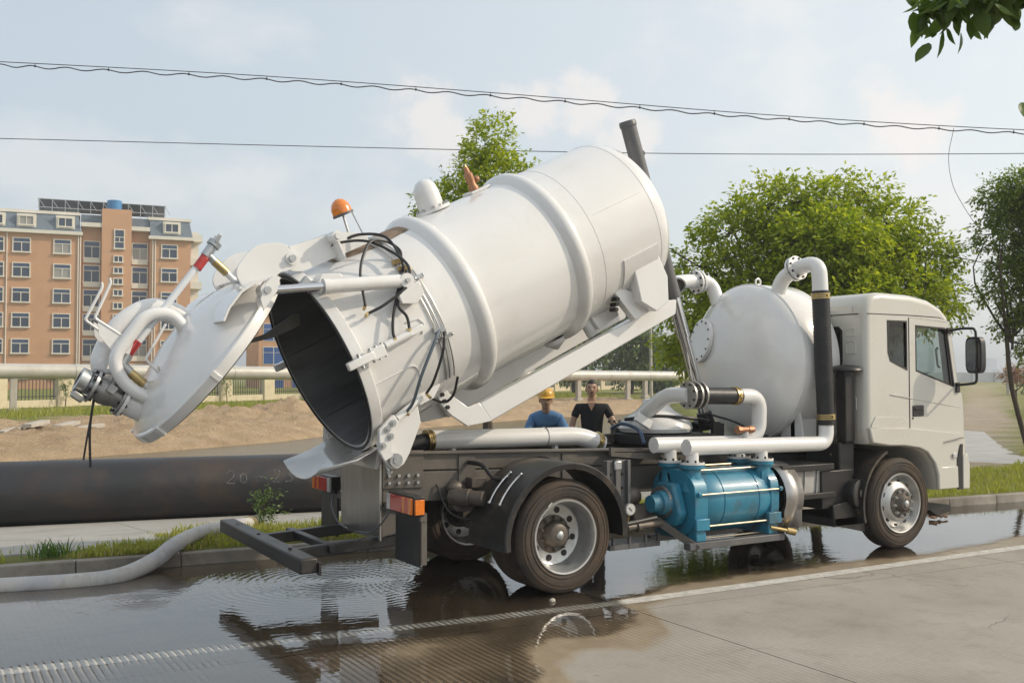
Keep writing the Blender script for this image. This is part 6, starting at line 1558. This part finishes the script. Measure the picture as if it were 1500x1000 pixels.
# shrubs trained up the piers and saplings along the wall
shr = None
for k, i in enumerate((1,3,7,8,9,10,12,14,16,18)):
    p = f0 + fd*(i*step) + V((.25,-.65,0)) + V((.3*sin(k*2.1),0,0))
    tree('wall_shrub', ('leftmost','second','third','fourth','fifth','sixth','seventh','eighth','ninth','tenth')[k] + ' staked sapling from the left before the cream wall' if k else 'leftmost staked sapling before the cream wall', (p.x,p.y,.15), 1.3, .03, [((0,0,1.6),(.35,.35,.55)),((.1,0,1.0),(.3,.3,.4))], 420, .10, LEAF_F, 80+k, 'saplings before the boundary wall', cat='sapling')
# grass: blades as one object per stretch
def grass(name, label, n, place, hmin, hmax, mat, seed, cat='grass'):
    rng = random.Random(seed); vs_, fs = [], []
    for _ in range(n):
        q = place(rng)
        if q is None: continue
        x, y, z, s = q; h = rng.uniform(hmin, hmax)*s; a = rng.uniform(0, 2*pi); w = .006+.004*rng.random(); w *= max(1, h/.14); lx, ly = rng.gauss(0,.35)*h, rng.gauss(0,.35)*h
        o = len(vs_); dx, dy = cos(a)*w, sin(a)*w
        vs_ += [(x-dx,y-dy,z),(x+dx,y+dy,z),(x+dx*.7+lx*.4,y+dy*.7+ly*.4,z+h*.6),(x-dx*.7+lx*.4,y-dy*.7+ly*.4,z+h*.6),(x+lx,y+ly,z+h)]; fs += [(o,o+1,o+2,o+3),(o+3,o+2,o+4)]
    me = bpy.data.meshes.new(name); me.from_pydata(vs_, [], fs); me.update(); me.materials.append(mat)
    o = bpy.data.objects.new(name, me); COL.objects.link(o); tag(o, label, cat, None, 'stuff'); return o
def left_strip(rng):
    x = rng.uniform(-7.5, 2.5); o = abs(rng.gauss(0,.30)); 
    if x > -2.6: o = rng.uniform(0, 1.9) if rng.random() < .8 else rng.uniform(0,3.0)
    y = kerb_y(x)+.16+o; dens = .55+.9*fbm(x, y, .9, 12) + (.5 if x > -3.2 else 0)
    if rng.random() > dens: return None
    if y > 4.4: return None
    return x, y, verge_z(x, y)+.01, .6+.5*max(0, fbm(x, y, 1.3, 2)) + (.35 if x > -2.4 else 0)
grass('verge_grass', 'green grass growing along the kerb behind the hose', 15000, left_strip, .05, .15, GRASS_M, 1)
grass('dry_grass', 'dry straw coloured grass along the kerb', 5000, left_strip, .04, .13, STRAW, 2)
def right_strip(rng):
    x = rng.uniform(7.0, 19); o = rng.uniform(.02, 5.5); y = kerb_y(x)+.16+o
    if track_d(x, y) < 1.5 or in_pool(x, y): return None
    return x, y, ground_at(x, y)[0]-.01, 1.0
grass('verge_turf', 'bright green turf on the verge in front of the cab', 24000, right_strip, .05, .13, GRASS_M, 3)
def under_strip(rng):
    x = rng.uniform(.5, 7.5); y = kerb_y(x)+.16+rng.uniform(0,3.2); return x, y, verge_z(x, y)+.01, 1.0
grass('verge_undergrowth', 'grass on the verge beneath and behind the truck', 8000, under_strip, .05, .14, GRASS_M, 4)
def far_strip(rng):
    x = rng.uniform(-8, 42); y = lerp_tab(SHORE_FAR, x) + 10 + rng.uniform(0, 7); z, c = ground_at(x, y)
    return (x, y, z-.02, 1.0) if c[1] > c[0] else None
grass('bank_grass', 'rough grass on top of the dirt bank before the wall', 14000, far_strip, .15, .42, GRASS_M, 6)
tree('tall_weed', 'leafy green weed standing against the black pipe', (-1.12,4.25,-.02), .25, .008, [((0,0,.22),(.10,.10,.16)),((.03,.02,.38),(.08,.08,.12)),((-.08,.03,.15),(.09,.09,.10)),((.16,-.02,.12),(.06,.06,.09))], 520, .055, leaf_mat('weed_leaf', (.07,.12,.03), (.14,.20,.05)), 7, cat='weed')
o = grass('small_weed', 'small leafy weed at the left end of the kerb', 80, lambda r: (-3.9+r.gauss(0,.10), 2.45+r.gauss(0,.06), .14, 1.0), .08, .2, leaf_mat('weed_leaf_b', (.06,.13,.02), (.12,.2,.04)), 8, 'weed')

# ================================================================== WIRES, POLES, FAR THINGS
WIRE = surf('weathered_cable', (.05,.048,.046), .6, scale=9)
up = spline([(-5.9,17.0,8.94),(-3.59,15.62,8.84),(1.23,12.75,8.54),(6.05,9.88,8.13),(10.87,7.01,7.68),(15.7,4.13,7.35),(20.5,1.3,7.2)], 12)
cable = MB().tube(up, .009, 6).build('lashed_cable', WIRE); tag(cable, 'upper overhead cable slung in loops from its messenger wire', 'cable')
low = []; hang = MB(); nl = 0
for i in range(len(up)-1):
    for k in range(4):
        t = (i*4+k); p = up[i].lerp(up[i+1], k/4); sag = .055 + .05*sin(t*pi/7)**2 + .02*sin(t*.9); low.append(p - V((0,0,sag)))
        if t % 14 == 0: hang.tube([p, p-V((0,0,sag))], .006, 4); hang.ball(p-V((0,0,sag)), .028, 6, 5)
MB().tube(low, .013, 6).build('slung_cable', WIRE, cable); hang.build('cable_hangers', WIRE, cable)
lw = MB().tube(spline([(14.37,4.92,7.38),(14.29,5.0,6.76),(14.37,4.97,6.16),(14.57,4.87,5.71),(14.83,4.73,5.26)]), .006, 5).build('loose_wire', WIRE); tag(lw, 'thin loose wire dangling from the upper cable on the right', 'wire')
w2 = MB().tube(spline([(-8.7,29.2,9.38),(-5.81,27.42,9.33),(-2.92,25.69,9.27),(4.33,21.37,9.06),(11.57,17.04,8.87),(17.0,13.79,8.79),(24.24,9.46,8.81),(31,5.2,8.9)]), .012, 6).build('power_line', WIRE); tag(w2, 'single straight overhead line below the looped cable', 'cable')
def pole(x, y, h, arm, lab, grp=None):
    b = MB(); b.cyl((0,0,-.3), (0,0,h), .16, .09, seg=10); o = b.build('utility_pole', CONC, loc=(x,y,.1)); tag(o, lab, 'pole', grp)
    for z in arm: MB().bar((-.9,.5,z), (.9,-.5,z), .09, .09).build('cross_arm', IRON, o)
pole(46.3,55.2,6.2,(4.6,),'distant concrete utility pole beyond the pipeline'); pole(83,48,6.6,(6.2,5.5),'distant utility pole with crossarms right of the mirror'); pole(120,72,9.0,(8.6,),'far lamp pole near the hazy skyline')
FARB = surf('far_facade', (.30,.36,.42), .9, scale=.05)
b = MB(); b.box((0,0,12), (22,22,24)); b.box((30,-10,4), (60,20,9)); o = b.build('distant_tower', FARB, loc=(1280,854,0), smooth=False); tag(o, 'pale hazy high-rise on the horizon right of the mirror', 'building')
b = MB(); b.box((0,0,1.2), (90,2,2.4)); 
for k in range(18): b.box((-42+k*5,-1.2,1.2), (.6,.5,2.5))
b.v = [tuple(Matrix.Rotation(-.55,3,'Z') @ V(p)) for p in b.v]; o = b.build('distant_wall', surf('hazed_far_wall', (.52,.53,.55), .9, scale=.3), loc=(205,128,0), smooth=False); tag(o, 'long low grey parapet across the far end of the track', 'wall')  # wall colour is lightened to carry extra distance haze
# bits on the road
o = MB().ball((0,0,.02), (.03,.025,.02), 8, 6).build('pebble', CONC, loc=(-.29,-1.41,.0)); tag(o, 'small pale stone on the wet road beside the rear wheel', 'stone')
b = MB()
for (x, y, r) in ((0,0,.2),(.14,.02,1.1),(.07,.06,2.0),(.22,-.02,.5)): b.box((x,y,.03+.01*r), (.11,.06,.02), Matrix.Rotation(r,3,'Z') @ Matrix.Rotation(.5*r,3,'X'))
o = b.build('fallen_leaves', surf('brown_leaf', (.16,.08,.04), .7, scale=20), loc=(6.9,.05,.012)); tag(o, 'clump of brown litter standing in the puddle by the front wheel', 'litter')

# ================================================================== PEOPLE
SKIN = surf('skin', (.42,.255,.175), .5, var=.08, scale=9)
HAIR = surf('dark_hair', (.012,.010,.009), .55, scale=20)
SHIRT = surf('black_cotton', (.012,.012,.014), .85, var=.2, scale=10, bmp=.2, bscale=14)
DENIM = surf('blue_workwear', (.085,.19,.36), .8, var=.22, scale=5, bmp=.4, bscale=9)
TROUSER = surf('grey_trousers', (.06,.06,.065), .85, scale=8)
YELLOW = surf('yellow_plastic', (.60,.33,.03), .35, var=.06, scale=6, coat=.3)
def skin_body(name, verts, edges, radii, mat, parent, root=0, sub=2):
    me = bpy.data.meshes.new(name); me.from_pydata(verts, edges, []); me.update()
    o = bpy.data.objects.new(name, me); COL.objects.link(o)
    sk = o.modifiers.new('skin', 'SKIN'); sk.use_smooth_shade = True
    lay = me.skin_vertices[0] if me.skin_vertices else None
    if lay is None:
        bm = bmesh.new(); bm.from_mesh(me); bm.verts.layers.skin.verify(); bm.to_mesh(me); bm.free(); lay = me.skin_vertices[0]
    for i, r in enumerate(radii):
        lay.data[i].radius = r if isinstance(r, tuple) else (r, r); lay.data[i].use_root = (i == root)
    ss = o.modifiers.new('sub', 'SUBSURF'); ss.levels = sub; ss.render_levels = sub
    dg = bpy.context.evaluated_depsgraph_get(); dg.update()
    nm = bpy.data.meshes.new_from_object(o.evaluated_get(dg)); nm.name = name
    bpy.data.objects.remove(o); nm.materials.clear(); nm.materials.append(mat); nm.shade_smooth()
    r = bpy.data.objects.new(name, nm); COL.objects.link(r); r.parent = parent; return r
def head(parent, c, yaw, pitch, hair=True, s=1.0):
    """head mesh shaped from a sphere: jaw, brow, nose, eye hollows"""
    b = MB(); R_ = Matrix.Rotation(yaw, 3, 'Z') @ Matrix.Rotation(pitch, 3, 'Y'); vs_, fs = [], []; n, m = 26, 28
    def shape(d):      # d unit, +x is forward
        x, y, z = d.x*.098, d.y*.077, d.z*.118
        if z < 0: f = 1 + .28*z/.118; y *= f; x *= 1+.12*z/.118 if x > 0 else 1+.42*z/.118
        if x > 0:
            x -= .010*max(0, 1-abs(z+.0)/.1)*(abs(y)/.06)**2
            e = math.exp(-((abs(y)-.031)**2/.00018 + (z-.012)**2/.00012)); x -= .011*e                     # eye hollows
            nn = math.exp(-(y*y)/.00013)*sstep(.022,-.005,z)*sstep(-.040,-.028,z) if True else 0; x += .022*nn  # nose
            x += .006*math.exp(-(y*y/.0009+(z+.062)**2/.00008)) - .004*math.exp(-(y*y/.0006+(z+.053)**2/.00002)) # lips
            x += .005*math.exp(-((z-.033)**2/.00012))*(abs(y) < .055)                                        # brow
            x += .008*math.exp(-(y*y/.0005+(z+.100)**2/.0003))                                              # chin
        return V((x, y, z))*s
    for i in range(n+1):
        t = pi*i/n
        for k in range(m): a = 2*pi*k/m; vs_.append(R_ @ shape(V((sin(t)*cos(a), sin(t)*sin(a), cos(t)))) + V(c))
    for i in range(n):
        for k in range(m): fs.append((i*m+k,(i+1)*m+k,(i+1)*m+(k+1) % m,i*m+(k+1) % m))
    b.add(vs_, fs)
    for sd in (-1,1): b.ball(V(c)+R_ @ V((-.008,sd*.078,-.005))*s, (.022*s,.012*s,.032*s), 10, 8, R_)
    b.build('head', SKIN, parent)
    e = MB()
    for sd in (-1,1): e.ball(V(c)+R_ @ V((.079,sd*.031,.012))*s, (.010*s,.014*s,.007*s), 10, 8, R_); e.bar(V(c)+R_ @ V((.090,sd*.014,.034))*s, V(c)+R_ @ V((.080,sd*.052,.036))*s, .006, .007)
    e.bar(V(c)+R_ @ V((.094,-.020,-.054))*s, V(c)+R_ @ V((.094,.020,-.054))*s, .004, .004)
    e.build('eyes_and_brows', HAIR, parent)
    if hair:
        h = MB(); vs_, fs = [], []
        for i in range(13):
            t = pi*.60*i/12
            for k in range(m):
                a = 2*pi*k/m; d = V((sin(t)*cos(a), sin(t)*sin(a), cos(t))); front = max(0, cos(a))
                q = shape(d)*1.06 + V((0,0,.004))
                if front > .35 and i > 6: q = shape(V((sin(pi*.60*6/12)*cos(a), sin(pi*.60*6/12)*sin(a), cos(pi*.60*6/12))))*(1.03)
                vs_.append(R_ @ q + V(c))
        for i in range(12):
            for k in range(m): fs.append((i*m+k,(i+1)*m+k,(i+1)*m+(k+1) % m,i*m+(k+1) % m))
        h.add(vs_, fs).build('hair', HAIR, parent)
    return R_
def hand(parent, w, d, up, curl=.9, s=1.0):
    """palm and five curled fingers; w wrist, d pointing direction, up = back of the hand"""
    w, d, up = V(w), V(d).normalized(), V(up); sd = d.cross(up).normalized(); up = sd.cross(d).normalized()
    verts = [w - d*.02, w + d*.045*s, w + d*.085*s]; edges = [(0,1),(1,2)]; rad_ = [(.024*s,.020*s),(.034*s,.016*s),(.036*s,.014*s)]
    for k, (o, L) in enumerate(((-.030,.072),(-.010,.082),(.010,.078),(.029,.060))):
        p = w + d*.088*s + sd*o*s; i0 = len(verts); verts.append(p); edges.append((2, i0)); rad_.append((.0095*s,.0095*s)); dd = d.copy()
        for j, seg in enumerate((.45,.32,.23)):
            dd = (Matrix.Rotation(-curl*(.6+.25*j), 3, sd) @ dd); p = p + dd*L*seg*s; verts.append(p); edges.append((len(verts)-2, len(verts)-1)); rad_.append((.009*s-.001*j,)*2)
    i0 = len(verts); p = w + d*.03*s - sd*.032*s; verts.append(p); edges.append((1, i0)); rad_.append((.012*s,)*2)
    verts.append(p + (d*.6-sd*.5-up*.35).normalized()*.035*s); edges.append((i0,i0+1)); rad_.append((.0105*s,)*2)
    verts.append(verts[-1] + (d*.8-up*.6+sd*.1).normalized()*.028*s); edges.append((i0+1,i0+2)); rad_.append((.009*s,)*2)
    return skin_body('hand', [tuple(v) for v in verts], edges, rad_, SKIN, parent, 1, 2)
# man in the black shirt: stands on the verge behind the frame, facing the road
man = empty('person', None, (3.08,2.72,.085)); man.scale = (1.045,1.045,1.045); tag(man, 'man in black V-neck T-shirt standing at the control levers', 'person')
F_ = V((-.62,-.78,0)).normalized(); S_ = V((F_.y,-F_.x,0))    # facing direction and his right-hand side
pt = lambda f, s_, z: tuple(F_*f + S_*s_ + V((0,0,z)))
body = [pt(0,0,.92), pt(.01,0,1.08), pt(.0,0,1.26), pt(-.01,0,1.42), pt(0,.18,1.42), pt(0,-.18,1.42), pt(0,.09,.88), pt(0,-.09,.88), pt(.02,.10,.48), pt(.02,-.10,.48), pt(0,.11,.08), pt(0,-.11,.08), pt(.13,.13,.04), pt(.13,-.13,.04)]
skin_body('trousers', [body[0]]+body[6:14], [(0,1),(0,2),(1,3),(2,4),(3,5),(4,6),(5,7),(6,8)], [(.16,.12),.10,.10,.075,.075,.05,.05,(.045,.035),(.045,.035)], TROUSER, man)
arm_r = [pt(-.01,.185,1.385), pt(.01,.245,1.24), pt(.03,.27,1.12), pt(.14,.28,.98), pt(.28,.25,.93)]
arm_l = [pt(-.01,-.185,1.385), pt(.03,-.265,1.24), pt(.07,-.32,1.12), pt(.20,-.44,1.04), pt(.30,-.52,1.05)]
tors = [pt(.0,0,.90), pt(.01,0,1.08), pt(0,0,1.24), pt(-.01,0,1.37), pt(-.015,0,1.44), arm_r[0], arm_l[0], arm_r[1], arm_l[1]]
skin_body('shirt', tors, [(0,1),(1,2),(2,3),(3,4),(3,5),(3,6),(5,7),(6,8)], [(.155,.105),(.150,.105),(.165,.11),(.150,.095),(.070,.060),(.070,.066),(.070,.066),(.060,.058),(.060,.058)], SHIRT, man)
for am in (arm_r, arm_l):
    skin_body('arm', [am[0], am[1], am[2], am[3], am[4]], [(0,1),(1,2),(2,3),(3,4)], [.048,.046,.042,.036,.027], SKIN, man, 0)
    hand(man, am[4], V(am[4])-V(am[3]), (0,0,1), 1.0)
skin_body('neck', [pt(-.005,0,1.38), pt(.005,0,1.50), pt(.015,0,1.60)], [(0,1),(1,2)], [.075,.060,.056], SKIN, man)
MB().add([pt(.118,.055,1.455), pt(.118,-.055,1.455), pt(.142,0,1.345), pt(.06,.075,1.475), pt(.06,-.075,1.475)], [(0,1,2),(0,3,4,1)]).build('neckline', SKIN, man)
head(man, pt(.035,0,1.635), math.atan2(F_.y,F_.x)+.05, -.02)
# worker in blue with a yellow helmet: leans on the frame, head bowed
wk = empty('person', None, (2.48,2.98,.06)); wk.scale = (1.09,1.09,1.09); tag(wk, 'stooping worker in blue shirt and yellow hard hat behind the truck frame', 'person')
F_ = V((-.55,-.83,0)).normalized(); S_ = V((F_.y,-F_.x,0))
skin_body('trousers', [pt(-.18,0,.82), pt(-.18,.10,.78), pt(-.18,-.10,.78), pt(-.05,.12,.45), pt(-.05,-.12,.45), pt(-.18,.12,.08), pt(-.18,-.12,.08), pt(-.05,.13,.04), pt(-.05,-.13,.04)], [(0,1),(0,2),(1,3),(2,4),(3,5),(4,6),(5,7),(6,8)], [(.16,.12),.10,.10,.078,.078,.05,.05,.042,.042], DENIM, wk)
ar = [pt(.05,.165,1.22), pt(.14,.25,1.03), pt(.30,.16,.97), pt(.40,.05,.99)]; al = [pt(.05,-.165,1.22), pt(.13,-.27,1.04), pt(.27,-.33,.95), pt(.38,-.38,.93)]
skin_body('shirt', [pt(-.18,0,.82), pt(-.10,0,1.0), pt(0,0,1.16), pt(.07,0,1.27), ar[0], al[0], ar[1], al[1], ar[2], al[2], pt(.10,0,1.33)], [(0,1),(1,2),(2,3),(3,4),(3,5),(4,6),(5,7),(6,8),(7,9),(3,10)], [(.16,.12),(.155,.115),(.16,.115),(.125,.09),.072,.072,.058,.058,.045,.045,.065], DENIM, wk)
for am in (ar, al):
    skin_body('forearm', [am[2], am[3]], [(0,1)], [.036,.03], SKIN, wk, 0); hand(wk, am[3], V(am[3])-V(am[2]), (0,0,1), .8)
skin_body('neck', [pt(.09,0,1.28), pt(.15,0,1.37), pt(.17,0,1.42)], [(0,1),(1,2)], [.065,.056,.054], SKIN, wk)
R_ = head(wk, pt(.17,0,1.455), math.atan2(F_.y,F_.x)+.05, .04, hair=False)
hc = V(pt(.165,0,1.505)); b = MB(); vs_, fs = [], []
for i in range(12):
    t = pi/2*i/11
    for k in range(28):
        a = 2*pi*k/28; r = 1 + .04*(abs(sin(a*1)) < .18)*(i < 9); vs_.append(hc + R_ @ V((.125*sin(t)*cos(a)*r, .108*sin(t)*sin(a)*r, .115*cos(t)*r)))
for i in range(11):
    for k in range(28): fs.append((i*28+k,(i+1)*28+k,(i+1)*28+(k+1) % 28,i*28+(k+1) % 28))
o = len(vs_)
for k in range(28):
    a = 2*pi*k/28; e = 1.08 + (.32*max(0, cos(a))**2); vs_.append(hc + R_ @ V((.125*cos(a)*e, .108*sin(a)*(1.08), -.012-.01*max(0,cos(a)))))
for k in range(28): fs.append((11*28+k, o+k, o+(k+1) % 28, 11*28+(k+1) % 28))
b.add(vs_, fs).build('hard_hat', YELLOW, wk)

# ================================================================== HAZE
hz, nt, b_ = newmat('air_haze'); nt.nodes.remove(b_)
pv_ = N(nt, 'ShaderNodeVolumePrincipled'); pv_.inputs['Color'].default_value = (.86,.90,.95,1); pv_.inputs['Density'].default_value = .0011; pv_.inputs['Anisotropy'].default_value = .2
nt.links.new(pv_.outputs[0], nt.nodes['Material Output'].inputs['Volume'])
HAZE_ON = True
if HAZE_ON:
    haze = MB().box((0,0,0), (3900,4100,34), None).build('haze', hz, smooth=False, loc=(100,60,15)); tag(haze, kind='stuff')
